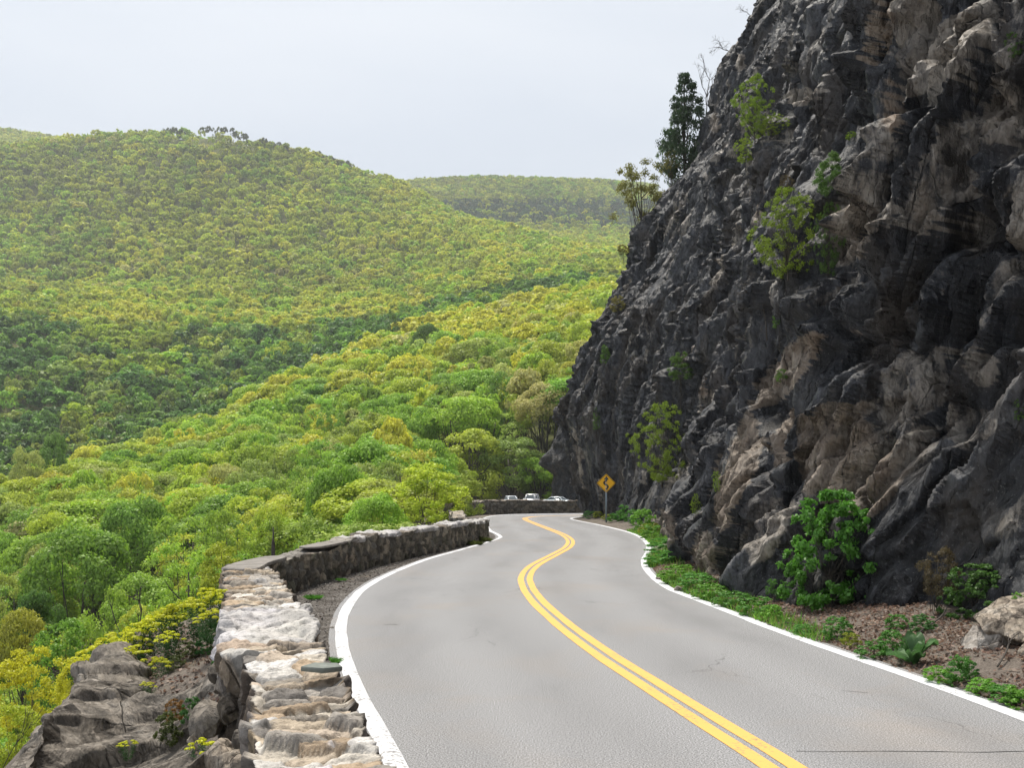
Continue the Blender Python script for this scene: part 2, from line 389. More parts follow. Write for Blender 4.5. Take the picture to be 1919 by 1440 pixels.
def _interp2(px, d):
    px = np.clip(px, TPX[0], TPX[-1]); ld = np.log(np.clip(d, TD[0], TD[-1]))
    i = np.clip(np.searchsorted(TPX, px) - 1, 0, len(TPX) - 2); u = (px - TPX[i]) / (TPX[i + 1] - TPX[i])
    L = np.log(TD); j = np.clip(np.searchsorted(L, ld) - 1, 0, len(L) - 2); v = (ld - L[j]) / (L[j + 1] - L[j])
    u = u * .5 + (u * u * (3 - 2 * u)) * .5
    return (TY[i, j] * (1 - u) + TY[i + 1, j] * u) * (1 - v) + (TY[i, j + 1] * (1 - u) + TY[i + 1, j + 1] * u) * v
def canopy(X, Y):
    """height of the tree tops"""
    X = np.asarray(X, float); Y = np.maximum(np.asarray(Y, float), 1.0)
    y = _interp2(CX + F * X / np.maximum(Y, 20), Y)
    return EYE + Y * (HY - y) / F
def tree_h(Y): return np.interp(Y, [20, 60, 120, 220, 2000], [3.5, 7.5, 11.5, 13.0, 13.0])
WALLX = np.array([(-12, .3), (0, -.3), (4.7, -1.15), (7.7, -2.05), (13, -3.75), (15.5, -4.6), (17.6, -4.8), (20.5, -4.5), (24.5, -3.95), (29, -3.05), (33, -2.2), (39.5, -1.6), (44, -2.2), (52, -3.1), (62, -4.2), (73, -4.6), (80, -6.2), (120, -8.6), (165, -9)], float)
def wall_x(Y): return np.interp(Y, WALLX[:, 0], WALLX[:, 1])
def terrain(X, Y):
    X = np.asarray(X, float); Y = np.asarray(Y, float)
    far = canopy(X, Y) - tree_h(Y)
    t = np.maximum(wall_x(Y) - X, (Y - 168) * .9)
    steep = 1 - sstep(9.5, 12, Y)
    near = np.where(t < 0, -.045 - .70 * sstep(85, 140, Y), -.10 - .30 * np.clip(t, 0, 1.5) - 1.05 * np.clip(t - 1.5, 0, 60) - steep * 1.5 * np.clip(t - .1, 0, 1.6))
    w = 1 - sstep(3.5, 13, t)
    far = np.where(Y < 45, np.minimum(far, near + 3), far)
    return near * w + far * (1 - w)

# ---- the road
LEFT_LINE = [(.75, -8), (.55, -3), (.2, 1), (-.28, 4.5)] + [ground(*p)[:2] for p in [(742, 1440), (697, 1350), (664, 1285), (642, 1215), (641, 1170), (651, 1140), (680, 1106), (728, 1078), (798, 1050), (868, 1030), (932, 1011), (936, 1004), (918, 994)]] + [(-1.5, 56), (-1.75, 66), (-.6, 72.5), (2, 75), (6, 76.5), (12, 78.5), (26, 82)]
RIGHT_LINE = [(5.2, -8), (5.0, -2), (4.75, 3)] + [ground(*p)[:2] for p in [(1919, 1347), (1700, 1267), (1480, 1191), (1340, 1137), (1250, 1101), (1214, 1070), (1208, 1050), (1216, 1031), (1210, 1015), (1184, 1000), (1130, 986), (1071, 973)]] + [(5.2, 67.5), (9, 70.5), (16, 73), (26, 75.5)]
MID_LINE = [(2.9, -8), (2.8, -2), (2.45, 3)] + [ground(*p)[:2] for p in [(1467, 1440), (1340, 1360), (1215, 1281), (1130, 1226), (1062, 1176), (1010, 1130), (989, 1100), (986, 1080), (1003, 1060), (1040, 1040), (1064, 1026), (1069, 1014), (1056, 1003), (1029, 992), (1003, 982)]] + [(.86, 61.5), (.95, 65.3), (2.0, 69), (5.2, 71.6), (12, 74.6), (26, 78.3)]
L_, R_, M_ = (spline(p, .3) for p in (LEFT_LINE, RIGHT_LINE, MID_LINE))
def ribbon(P, o0, o1, z, name, mat, parent, jag=0.0, crown=0.0):
    nn = normals2(P); s = np.arange(len(P)) * .3
    a = o0 + jag * fbm(s * 1.3, s * 0, 5, 3); b = o1 + jag * fbm(s * 1.3, s * 0 + 9, 6, 3)
    k = 5; cols = []
    for q in np.linspace(0, 1, k):
        o = a * (1 - q) + b * q
        cols.append(np.column_stack([P + nn * o[:, None], np.full(len(P), z + crown * (1 - (2 * q - 1) ** 2))]))
    return MB().grid(np.stack(cols, 1)[:, ::-1]).build(name, mat, parent, True)
Lo = L_ + normals2(L_) * .16; Ro = R_ - normals2(R_) * .16
nst = 420
A_ = spline(Lo[::12], n=nst); B_ = spline(Ro[::12], n=nst)
# match stations so that the sheet does not fold: pair by nearest progress along the centre line
rows = np.linspace(0, 1, 61)[None, :, None]
sheet = A_[:, None] * (1 - rows) + B_[:, None] * rows
road = MB().grid(np.concatenate([sheet, np.zeros(sheet.shape[:2] + (1,))], -1)[:, ::-1], np.repeat(np.broadcast_to(1 - rows, (nst, 61, 1))[:, ::1], 3, -1)).build('road', ASPHALT, None, True)
tag(road, 'grey two-lane asphalt road winding between the stone wall and the cliff', 'road', kind='structure')
edge_l = ribbon(L_, -.08, .08, .004, 'edge_line', WHITE_PAINT, road, .013, .018); edge_l['label'] = 'white edge line beside the stone wall'
edge_r = ribbon(R_, -.085, .085, .004, 'edge_line', WHITE_PAINT, road, .013, .004); edge_r['label'] = 'white edge line along the foot of the cliff'
for o_ in (-.095, .095): ribbon(M_, o_ - .066, o_ + .066, .0045, 'centre_line', YELLOW_PAINT, road, .007)
TAR = principled('tar', (.035, .035, .037), .7)
seam = MB(); 
for pts in ([(1490, 1409), (1600, 1410), (1720, 1409.5), (1830, 1411), (1919, 1410), (1990, 1411)], [(1580, 1296), (1615, 1299), (1628, 1300)], [(720, 1172), (735, 1171), (746, 1172)], [(935, 1009), (955, 1009.5), (975, 1009)]):
    P = spline([ground(*q)[:2] for q in pts], .05); P = P + .02 * np.stack([fbm(P[:, 0] * 3, P[:, 1] * 3, 3), fbm(P[:, 0] * 3, P[:, 1] * 3, 4)], 1)
    nn = normals2(P); w = (.003 + .004 * vnoise(P[:, 0] * 9, P[:, 1] * 9, 8)) * (1 if pts[0][1] > 1200 else 1.6)
    z = np.full(len(P), .003)
    seam.grid(np.stack([np.column_stack([P - nn * w[:, None], z]), np.column_stack([P + nn * w[:, None], z])], 1))
seam.build('crack', TAR, road)

# ---- ground near the road, and the hills
gx = np.concatenate([np.linspace(-60, -12, 80), np.linspace(-11.6, 10, 150), np.linspace(10.5, 40, 50)]); gy = np.concatenate([np.linspace(-14, 24, 180), np.linspace(24.4, 182, 230)])
GX, GY = np.meshgrid(gx, gy, indexing='ij'); GZ = terrain(GX, GY)
out = sstep(0.2, 2.0, wall_x(GY) - GX)
GZ = GZ + fbm(GX * .5, GY * .5, 31, 4) * .5 * out + fbm(GX * 3, GY * 3, 33, 3) * .012
tag(MB().grid(np.stack([GX, GY, GZ], -1)[::1]).build('ground', SOIL, None, True), 'bare brown earth bank around the road and below the stone wall', 'ground', kind='structure')
pxs = np.linspace(-700, 2500, 300); ds = np.exp(np.linspace(math.log(40), math.log(3400), 260))
PX, DD = np.meshgrid(pxs, ds, indexing='ij'); HX = (PX - CX) * DD / F
HZ = terrain(HX, DD) + fbm(HX * .03, DD * .03, 41, 4) * 1.6
inside = (HX > -58) & (HX < 38) & (DD < 180)
HZ = HZ - 2.5 * inside
tag(MB().grid(np.stack([HX, DD, HZ], -1)).build('hills', FLOOR, None, True), 'wooded hills rising beyond the valley under a pale sky', 'hills', kind='structure')

# gravel shoulder between the painted edge and the wall
ys = np.linspace(2, 62, 260); 
lx = np.interp(ys, L_[:, 1][np.argsort(L_[:, 1])], L_[:, 0][np.argsort(L_[:, 1])])
SHX = []
for q in np.linspace(0, 1, 26): SHX.append((lx - .06) * (1 - q) + (wall_x(ys) + .25) * q)
SHX = np.stack(SHX, 1); SHY = np.repeat(ys[:, None], 26, 1)
SHZ = -.012 + .03 * fbm(SHX * 4, SHY * 4, 51, 4) - .02 * sstep(.05, .2, np.linspace(0, 1, 26))[None, :]
SHZ[:, 0] = -.02
sh = MB().grid(np.stack([SHX, SHY, SHZ], -1)).build('shoulder', GRAVEL, None, True)
tag(sh, 'dark gravelly strip of ground between the white edge line and the stone wall', 'shoulder', kind='structure')
PAD = MB(); px_ = np.linspace(-6, 26, 30); py_ = np.linspace(79.5, 164, 40); PXG, PYG = np.meshgrid(px_, py_, indexing='ij')
tag(PAD.grid(np.stack([PXG, PYG, -.015 - .70 * sstep(85, 140, PYG) + .01 * fbm(PXG, PYG, 3)], -1)).build('pavement', ASPHALT, None, True), 'grey paved lookout where three cars are parked past the bend', 'parking area', kind='structure')

# ================================================================ THE CLIFF
BASE = [(14, -14), (11.5, -6), (8.8, 2), (7.6, 7), (6.6, 10.5), (5.7, 13.2), (4.85, 14.8), (4.15, 16.4), (3.8, 18.5), (4.0, 22), (4.4, 26), (5.3, 31), (5.9, 36.5), (6.1, 47), (5.6, 56), (5.0, 64), (5.1, 66.5), (6.6, 68.2), (10, 69), (18, 70), (34, 70)]
Bc = spline(BASE, .05); bl = np.concatenate([[0], np.cumsum(np.linalg.norm(np.diff(Bc, axis=0), axis=1))])
# stations: finer near the camera
dist = np.hypot(Bc[:, 0], Bc[:, 1]); dens = 1 / np.clip(.0031 * np.maximum(dist, 8), .028, .14); dens[Bc[:, 1] < 5] *= .4; dens[Bc[:, 0] > 10] *= .35
cum = np.concatenate([[0], np.cumsum(.5 * (dens[1:] + dens[:-1]) * np.diff(bl))])
ns = int(cum[-1]); idx = np.interp(np.linspace(0, cum[-1], ns), cum, np.arange(len(Bc)))
SB = np.stack([np.interp(idx, np.arange(len(Bc)), Bc[:, q]) for q in (0, 1)], 1); SS = np.interp(idx, np.arange(len(Bc)), bl)
sm = np.stack([np.convolve(np.pad(Bc[:, q], 40, mode='edge'), np.ones(81) / 81, 'valid') for q in (0, 1)], 1)
NN = normals2(sm); NN = np.stack([np.interp(idx, np.arange(len(Bc)), NN[:, q]) for q in (0, 1)], 1); NN /= np.linalg.norm(NN, axis=1)[:, None]
nz = 760; zt = np.linspace(0, 1, nz); Zc = -.6 + 42 * (.34 * zt + .66 * zt ** 2.1)
S2, Z2 = np.meshgrid(SS, Zc, indexing='ij'); Yb = np.repeat(SB[:, 1:2], nz, 1)
lean_far = np.interp(Zc, [-1, 0, 3, 6.3, 9.8, 13.6, 16.4, 18.5, 20.9, 23, 26.2, 29.3, 31.4, 33.8, 45], [0, 0, -.6, -1.0, .1, 1.8, 3.1, 3.6, 5.1, 6.8, 8.2, 9.1, 10.6, 11.4, 15.5])
lean_mid = np.interp(Zc, [-1, 0, 2, 6, 12, 20, 30, 45], [0, 0, .7, 2.0, 3.6, 6.2, 10.2, 16])
lean_near = np.interp(Zc, [-1, 0, 1.2, 3, 6, 10, 20, 45], [-.2, 0, .5, 1.1, 1.3, 2.3, 6, 16])
wf = sstep(44, 60, Yb); wn = 1 - sstep(15, 26, Yb)
lean = lean_far[None] * wf + (1 - wf) * (lean_near[None] * wn + lean_mid[None] * (1 - wn))
ws = S2 + .4 * fbm(S2 * .22, Z2 * .22, 61, 2); wz = Z2 + .4 * fbm(S2 * .22 + 40, Z2 * .22, 62, 2)
big = fbm(S2 * .11, Z2 * .10, 63, 3)
amp = 1 - .35 * sstep(50, 66, Yb) * sstep(20, 30, Z2)
rough_zone = .85 + .80 * sstep(-.25, .35, fbm(S2 * .16 + 5, Z2 * .16, 65, 3))      # slabby here, broken there
def strata(phi, k, l1, l2, l3, l4, fz):
    """fracture blocks drawn out along beds that run up towards the camera at that angle"""
    al = -ws * math.cos(phi) + wz * math.sin(phi); ac = ws * math.sin(phi) + wz * math.cos(phi)
    r1, e1, t1 = facet(ac / 2.6, al / l1, 71 + k, 1.7, .6, .04)
    r2, e2, t2 = facet(ac / 1.0 + .10 * fbm(ws, wz, 64, 2), al / l2, 72 + k, 2.0, .75, .075)
    r3, e3, t3 = facet(ac / .36, al / l3, 73 + k, 2.2, .75, .19); r4, e4, t4 = facet(ac / .14, al / l4, 74 + k, 2.2, .6, .6)
    rel = (.80 * r1 + rough_zone * (.56 * r2 + .27 * r3 + .085 * r4) - .22 * np.exp(-e1 / .03) - rough_zone * (.15 * np.exp(-e2 / .035) + .05 * np.exp(-e3 / .06))
        + .05 * np.abs(np.mod(ac * 1.6 + .8 * fbm(ac * .5, al * .25, 66, 3), 1.0) - .3) + .03 * fbm(ac * 4, al * fz * .6, 67, 2, .6))
    return rel, t1, t2, t3, r2, r3, al, ac
mixs = sstep(20, 31, Yb + 5 * fbm(S2 * .2, Z2 * .2, 69, 3)); hard = mixs > .5
A1_, A2_ = strata(math.radians(57), 0, 5.5, 2.3, .85, .32, 2.2), strata(math.radians(74), 400, 8.5, 3.6, 1.25, .5, 1.4)
REL = amp * (.85 * big + A1_[0] * (1 - mixs) + A2_[0] * mixs)
t1, t2, t3, r2, r3, al, ac = (np.where(hard, q, p) for p, q in zip(A1_[1:], A2_[1:]))
REL *= sstep(-.6, 1.2, Z2) * .85 + .15
REL = np.where((Yb > 9) & (Yb < 40), REL - .55 * np.clip(REL - .35, 0, 3) * (1 - sstep(1.5, 3.5, Z2)), REL)
REL = np.where((Yb > 46) & (Yb < 62), REL - .7 * np.clip(REL + .1, 0, 3) * (1 - sstep(3.2, 5.5, Z2)), REL)
def bumpz(s_y, z0, ry, rz, a): return a * np.exp(-((Yb - s_y) / ry) ** 2 - ((Z2 - z0) / rz) ** 2)
_y0 = np.maximum(Yb, 2); _sx = CX + F * (SB[:, 0][:, None] + lean) / _y0; _sy = HY - F * (Z2 - EYE) / _y0
for (x, y, rx, ry, a) in [(1600, 655, 75, 32, -.8), (1600, 565, 120, 45, .6), (1560, 275, 45, 100, -.9), (1870, 440, 70, 55, -.6), (1645, 950, 16, 110, -.45), (1770, 85, 120, 60, .55), (1760, 190, 120, 25, -.5), (1375, 760, 22, 60, -.5), (1320, 960, 22, 90, .35), (1290, 860, 40, 60, -.6), (1750, 500, 90, 40, .3), (1850, 700, 50, 60, .3), (1800, 640, 40, 30, -.4), (1450, 880, 14, 150, -.3)]:
    REL += np.where(Yb > 4, a * np.exp(-((_sx - x + 26 * fbm(ac * .3, al * .2, 87, 2)) / rx) ** 2 - ((_sy - y + 26 * fbm(ac * .3, al * .2, 88, 2)) / ry) ** 2), 0) * np.clip(Yb / 18, .6, 1.6)
CXp = SB[:, 0][:, None] + NN[:, 0][:, None] * REL + lean
CYp = Yb + NN[:, 1][:, None] * REL
CZp = Z2 + .06 * r2 + .05 * r3
# which rock is pale tan and which nearly black: patches lie where the photograph's exposures lie on the face
ok = CYp > 2
ppx = np.where(ok, CX + F * CXp / np.maximum(CYp, 2), 9e3); ppy = np.where(ok, HY - F * (CZp - EYE) / np.maximum(CYp, 2), 9e3)
tan = np.zeros_like(Z2); rust = np.zeros_like(Z2); tone = np.full_like(Z2, .42)
def ell(x, y, rx, ry, ang):
    ca, sa = math.cos(math.radians(ang)), math.sin(math.radians(ang)); dx, dy = ppx - x, ppy - y
    q = np.sqrt(((dx * ca + dy * sa) / rx) ** 2 + ((-dx * sa + dy * ca) / ry) ** 2) + .55 * fbm(ac * 1.3, al * .35, 81, 5, .6) + .40 * (t2 - .5)
    return 1 - sstep(.80, 1.0, q)
for (x, y, rx, ry, a, s_, ru) in [(1770, 85, 135, 52, -38, 1, .0), (1650, 60, 30, 75, 10, .75, .5), (1670, 190, 22, 75, 0, .7, .6), (1885, 190, 70, 26, -35, .9, .1), (1905, 240, 24, 46, 10, 1, .1), (1790, 120, 90, 16, -38, .8, 0),
    (1590, 425, 48, 95, 15, .8, .15), (1640, 395, 36, 50, 10, .6, 0), (1735, 400, 28, 46, 20, .8, .1), (1830, 430, 42, 45, 0, .6, 0), (1875, 230, 35, 60, 25, .8, .05), (1780, 250, 22, 45, 30, .7, 0),
    (1570, 850, 105, 120, -30, .9, .35), (1470, 700, 115, 34, -50, .85, .3), (1385, 870, 32, 130, 14, .9, .35), (1320, 1060, 24, 60, 0, .9, .3), (1430, 1000, 55, 110, 30, .55, .0), (1700, 850, 70, 30, -40, .75, 0),
    (1840, 690, 34, 42, 0, .7, 0), (1690, 770, 46, 40, 10, .5, .1), (1830, 800, 55, 45, 0, .45, 0), (1205, 640, 26, 62, 18, .42, 0), (1395, 640, 34, 70, 20, .4, 0), (1225, 1005, 60, 34, -35, .8, .2), (1760, 560, 40, 60, 0, .4, 0), (1500, 180, 34, 20, -20, .8, .1), (1390, 120, 12, 24, 0, .7, .1), (1340, 230, 10, 18, 0, .7, .2), (1250, 430, 10, 80, 30, .6, .0),
    (1290, 690, 30, 60, 0, .35, .9), (1150, 720, 20, 50, 10, .35, .9), (1580, 650, 80, 40, 0, .4, .5), (1750, 1010, 60, 60, 0, .3, .1), (1400, 400, 40, 90, 30, .25, .5), (1880, 560, 50, 90, 0, .35, 0), (1630, 640, 60, 30, 0, .3, .3)]:
    m = ell(x, y, rx, ry, a); tan = np.maximum(tan, m * s_ * .88); rust = np.maximum(rust, m * ru)
scat = sstep(.80, .92, t2 + .12 * fbm(ac * 2, al * .6, 85, 4, .6)) * .40 * sstep(-.2, .3, fbm(S2 * .2, Z2 * .2, 84, 3)) + sstep(.20, .40, fbm(ac * 1.6, al * .4, 86, 5, .6)) * .42
tan = np.maximum(tan, scat); tan = np.clip(tan * (.8 + .4 * vnoise(ac * 2, al * .6, 89)), 0, 1)
def blur(A, k):
    for ax in (0, 1):
        C_ = np.cumsum(np.pad(A, [(k + 1, k) if q == ax else (0, 0) for q in (0, 1)], mode='edge'), axis=ax)
        A = (np.take(C_, np.arange(2 * k + 1, C_.shape[ax]), ax) - np.take(C_, np.arange(0, C_.shape[ax] - 2 * k - 1), ax)) / (2 * k + 1)
    return A
lit_edge = np.clip((REL - blur(REL, 5)) / .075, 0, 1.6)          # lit edges painted in: rock standing proud gets a paler tone
tone = .18 + .24 * t1 + .22 * t2 + .22 * vnoise(ac * 2.5, al * .8, 90) + .75 * lit_edge
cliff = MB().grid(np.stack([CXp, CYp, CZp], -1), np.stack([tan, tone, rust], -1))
top = np.stack([np.stack([CXp[:, -1], CYp[:, -1], CZp[:, -1]], -1), np.stack([CXp[:, -1] + 30, CYp[:, -1], CZp[:, -1] + 6], -1)], 1)
cliff.grid(top, np.full(top.shape, .3))
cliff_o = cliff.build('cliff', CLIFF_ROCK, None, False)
tag(cliff_o, 'towering dark fractured rock cliff rising beside the road', 'cliff', kind='structure')
_pp = np.stack([ppx.ravel(), ppy.ravel()], 1); _pv = np.stack([CXp.ravel(), CYp.ravel(), CZp.ravel()], 1)
def cliff_at(px, py, r=7.0):
    d = np.hypot(_pp[:, 0] - px, _pp[:, 1] - py); i = np.where(d < r)[0]
    if not len(i): i = np.array([np.argmin(d)])
    return _pv[i[np.argmin(_pv[i, 1])]]
def cliff_edge(px, py):
    """the outermost rock at that height of the far corner"""
    z = EYE + (HY - py) * 66 / F; i = np.where(np.abs(_pv[:, 2] - z) < .4)[0]; i = i[(_pv[i, 1] > 50) & (_pv[i, 1] < 69)]
    j = i[np.argmin(np.where(_pv[i, 1] > 0, _pp[i, 0], 9e9))]
    return _pv[j]
# the farther buttress behind the parked cars
b2 = [(30, 154), (16, 156), (8.2, 158), (7.0, 162), (8, 168), (16, 174), (30, 176)]
q2 = spline(b2[::-1], .35); zz = np.linspace(-1, 34, 90); n2 = normals2(q2)
ss = np.arange(len(q2)) * .35; U, V = np.meshgrid(ss, zz, indexing='ij')
f1_, g1_, c1_ = facet((U * .8 + V * .5) / 3, (V * .8 - U * .4) / 5, 91, 1.4); f2_, g2_, c2_ = facet((U * .8 + V * .5) / 1.1, (V * .8 - U * .4) / 2, 92, 1.6)
rr = f1_ * 1.3 + f2_ * .6 - .3 * np.exp(-g1_ / .05)
ln = np.interp(zz, [-1, 0, 4, 5.9, 8, 12.7, 20, 34], [.3, 0, .2, -1.9, -.3, 1.6, 4.5, 12])
P2 = np.stack([q2[:, 0][:, None] + n2[:, 0][:, None] * rr + ln[None], q2[:, 1][:, None] + n2[:, 1][:, None] * rr, V], -1)
tag(MB().grid(P2, np.stack([c2_ * .25, .2 + .5 * c1_, c1_ * .2], -1)).build('cliff', CLIFF_ROCK), 'farther dark rock buttress standing behind the parked cars', 'cliff', kind='structure')

# the verge between the road and the rock: a low bank of earth and dead leaves
vy = np.linspace(-6, 66, 400); o = np.argsort(R_[:, 1]); rx_ = np.interp(vy, R_[o, 1], R_[o, 0]); o = np.argsort(Bc[:, 1][Bc[:, 0] < 14]); bb = Bc[Bc[:, 0] < 14]; bx_ = np.interp(vy, bb[o, 1], bb[o, 0])
rows = np.linspace(0, 1, 36); VX = (rx_ + .06)[:, None] * (1 - rows) + (np.maximum(bx_, rx_ + .5) + 1.1)[:, None] * rows; VY = np.repeat(vy[:, None], 36, 1)
tt = VX - rx_[:, None]
def verge_z(tt, X, Y): return -.02 + .20 * np.clip(tt - .1, 0, 3) * (.75 + .5 * vnoise(X * .6, Y * .6, 12)) + .05 * fbm(X * 2.2, Y * 2.2, 13, 4) * sstep(.1, .5, tt)
VZ = verge_z(tt, VX, VY)
tag(MB().grid(np.stack([VX, VY, VZ], -1)[:, ::-1]).build('ground', SOIL, None, True), 'brown earth verge between the road edge and the foot of the cliff', 'verge', kind='structure')
def verge_pt(px, py):
    """point of the verge seen at that place"""
    sx = CX + F * VX / np.maximum(VY, 2); sy = HY - F * (VZ - EYE) / np.maximum(VY, 2)
    d = np.where(VY > 4, np.hypot(sx - px, sy - py), 9e9); k = np.unravel_index(np.argmin(d), d.shape)
    return VX[k], VY[k], VZ[k]

# ================================================================ STONE WALLS
def pal(r, P):
    P = np.asarray(P, float); return P[np.minimum((r * len(P)).astype(int), len(P) - 1)]
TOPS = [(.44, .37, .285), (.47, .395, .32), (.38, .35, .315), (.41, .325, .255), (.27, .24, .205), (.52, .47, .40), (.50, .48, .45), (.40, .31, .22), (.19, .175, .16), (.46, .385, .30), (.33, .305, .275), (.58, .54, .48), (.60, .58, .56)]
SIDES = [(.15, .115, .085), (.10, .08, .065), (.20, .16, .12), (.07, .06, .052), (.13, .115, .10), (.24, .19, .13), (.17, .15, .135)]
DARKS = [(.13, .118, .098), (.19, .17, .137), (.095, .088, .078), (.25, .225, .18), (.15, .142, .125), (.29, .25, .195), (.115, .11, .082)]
WHITE = np.array((.55, .54, .53))
def stone_wall(label, path, half, hfun, left, right, ds, tops, sides, white=None, sx=.28, sy=.17, tx=.13, ty=.34, seed=1, relief=.045, group=None, parent=None):
    """a wall of rubble stone along path (centre line); left / right are how far its faces reach down"""
    P = spline(path, ds); nn = normals2(P); s = np.arange(len(P)) * ds; h = hfun(s / s[-1], s) + .035 * fbm(s * 1.1, s * 0, seed + 3, 3)
    half_ = half(s / s[-1]) if callable(half) else np.full(len(s), half)
    Hl, Hr = left + .0, right; W2 = 2 * float(np.mean(half_)); q = np.arange(0, Hl + W2 + Hr + ds, ds); m = len(q)
    hm = float(np.mean(h))
    T, Q = np.meshgrid(s, q, indexing='ij'); hh = h[:, None] + 0 * Q
    on_l = Q < Hl; on_t = (Q >= Hl) & (Q <= Hl + W2); fr = np.clip((Q - Hl) / W2, 0, 1)
    off = (1 - 2 * fr) * half_[:, None]
    zz = np.where(on_l, hh - (Hl - Q), np.where(on_t, hh, hh - (Q - Hl - W2)))
    bev = .05
    # rounded outward direction
    an = np.where(on_l, 0, np.where(on_t, 1, 0)).astype(float)
    side = np.where(fr < .5, 1.0, -1.0)
    dcorner = np.minimum(np.abs(Q - Hl), np.abs(Q - Hl - W2)); blend = np.clip(dcorner / bev, 0, 1) * .5 + .5
    up = np.where(on_t, blend, 1 - blend); sd = np.where(on_t, 1 - blend, blend)
    ln_ = np.sqrt(up ** 2 + sd ** 2); up /= ln_; sd /= ln_
    wx = .05 * fbm(T * 3, Q * 3, seed + 5, 3); wy = .05 * fbm(T * 3 + 7, Q * 3, seed + 6, 3)
    f1a, f2a, dxa, dya, ra, rb, rc = vor((T + wx) / sx, (Q + wy) / sy, seed + 11, .9)
    f1b, f2b, dxb, dyb, sa, sb, sc = vor((T + wx * 1.2) / tx, (Q + wy) / ty, seed + 12, .9)
    ed = np.where(on_t, f2b - f1b, f2a - f1a); k0 = np.where(on_t, sa, ra); k1 = np.where(on_t, sb, rb); k2 = np.where(on_t, sc, rc)
    dx = np.where(on_t, dxb, dxa); dy = np.where(on_t, dyb, dya)
    ha, hb = facet((T + wx) / sx, (Q + wy) / sy, seed + 11, 1.15, 0, .09, .9)[0], facet((T + wx * 1.2) / tx, (Q + wy) / ty, seed + 12, 1.15, 0, .14, .9)[0]
    rel = relief * (1.6 * np.where(on_t, hb, ha) - .8 * np.exp(-ed / .05)) + .030 * fbm(T * 6, Q * 6, seed + 8, 5, .62) + relief * .28 * facet((T + wx) / (sx * .35), (Q + wy) / (sy * .35), seed + 14, 1.8)[0]
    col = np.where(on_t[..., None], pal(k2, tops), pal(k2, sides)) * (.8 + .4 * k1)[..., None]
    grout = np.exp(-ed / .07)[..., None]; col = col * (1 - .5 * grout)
    if white is not None:
        wm = np.clip(white(T, Q - Hl, W2, s[-1]), 0, 1)
        wm = sstep(.42, .58, wm + .32 * fbm(T * 3.2, Q * 3.2, seed + 9, 4)) * (.9 + .1 * k0)
        lump = facet(T / .34 + wx * 3, Q / .3 + wy * 3, seed + 31, 1.6)
        rel = rel * (1 - .6 * wm) + .03 * wm + wm * (.09 * lump[0] + .04 * fbm(T * 5, Q * 5, seed + 30, 4)); col = col * (1 - wm[..., None]) + (WHITE * (.62 + .5 * vnoise(T * 5, Q * 5, seed + 2)[..., None]) * np.stack([1 + 0 * T, .985 + 0 * T, .93 + .12 * vnoise(T * 3, Q * 3, seed + 4)], -1)) * wm[..., None]
    X = P[:, 0][:, None] + nn[:, 0][:, None] * (off + side * sd * rel); Y = P[:, 1][:, None] + nn[:, 1][:, None] * (off + side * sd * rel); Z = zz + up * rel
    G = np.stack([X, Y, Z], -1)
    root = empty('stone_wall', (P[0, 0], P[0, 1], 0), label, 'wall', group)
    if parent is not None: root.parent = parent
    G = G - np.array([P[0, 0], P[0, 1], 0])
    a0 = np.searchsorted(q, Hl - .05); a1 = np.searchsorted(q, Hl + W2 + .05)
    body = MB()
    body.grid(G[:, :a0 + 1], col[:, :a0 + 1]); body.grid(G[:, a1:], col[:, a1:])
    for e in (0, -1):                                   # closed ends
        ring = G[e]; c = ring.mean(0); n0 = len(ring); fa = np.array([(i, i + 1, n0) for i in range(n0 - 1)] + [(n0 - 1, 0, n0)])
        body.add(np.vstack([ring, c]), fa, np.vstack([col[e] * .8, col[e].mean(0)]))
    body.build('masonry', STONE, root)
    MB().grid(G[:, a0:a1 + 1], col[:, a0:a1 + 1]).build('coping', STONE, root)
    return root
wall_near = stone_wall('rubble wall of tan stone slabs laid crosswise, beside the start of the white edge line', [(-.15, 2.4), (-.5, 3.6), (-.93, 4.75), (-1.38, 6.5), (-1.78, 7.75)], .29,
    lambda u, s: .60 + 0 * u, 1.7, .7, .0125, TOPS, SIDES, seed=101, sx=.10, sy=.30, tx=.17, ty=.30, relief=.06,
    white=lambda T, q, W_, L: .62 * np.exp(-((T - 2.05) / .22) ** 2 - ((q - .22) / .22) ** 2) + .5 * np.exp(-((T - 3.3) / .10) ** 2 - ((q - .1) / .25) ** 2) + .44 * np.exp(-((T - 2.5) / .15) ** 2 - ((q - .0) / .12) ** 2) + .42 * np.exp(-((T - 2.7) / .12) ** 2 - ((q - .42) / .15) ** 2))
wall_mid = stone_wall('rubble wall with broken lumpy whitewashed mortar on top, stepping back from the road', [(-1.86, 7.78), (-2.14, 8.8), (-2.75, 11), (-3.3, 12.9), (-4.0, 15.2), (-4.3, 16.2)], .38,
    lambda u, s: .60 + .07 * np.exp(-((s - 2.0) / .9) ** 2), 1.7, .7, .0155, TOPS, SIDES, seed=131, sx=.13, sy=.30, tx=.15, ty=.42, relief=.075,
    white=lambda T, q, W_, L: 1.1 * np.exp(-((T - 1.75) / 1.25) ** 4) * (q > -.22) * (q < W_ + .05) + .45 * np.exp(-((T - 4.3) / .5) ** 2 - ((q - .1) / .2) ** 2))
def white_b(T, q, W_, L):
    w = 0
    for a, b in ((6.6, 7.3), (8.6, 10.3), (11.7, 14.0), (15.3, 17.4), (18.8, 21.0), (21.6, 22.5)): w = np.maximum(w, ((T > a) & (T < b)) * 1.0)
    return w * .95 * (q > -.06) * (q < W_ + .07)
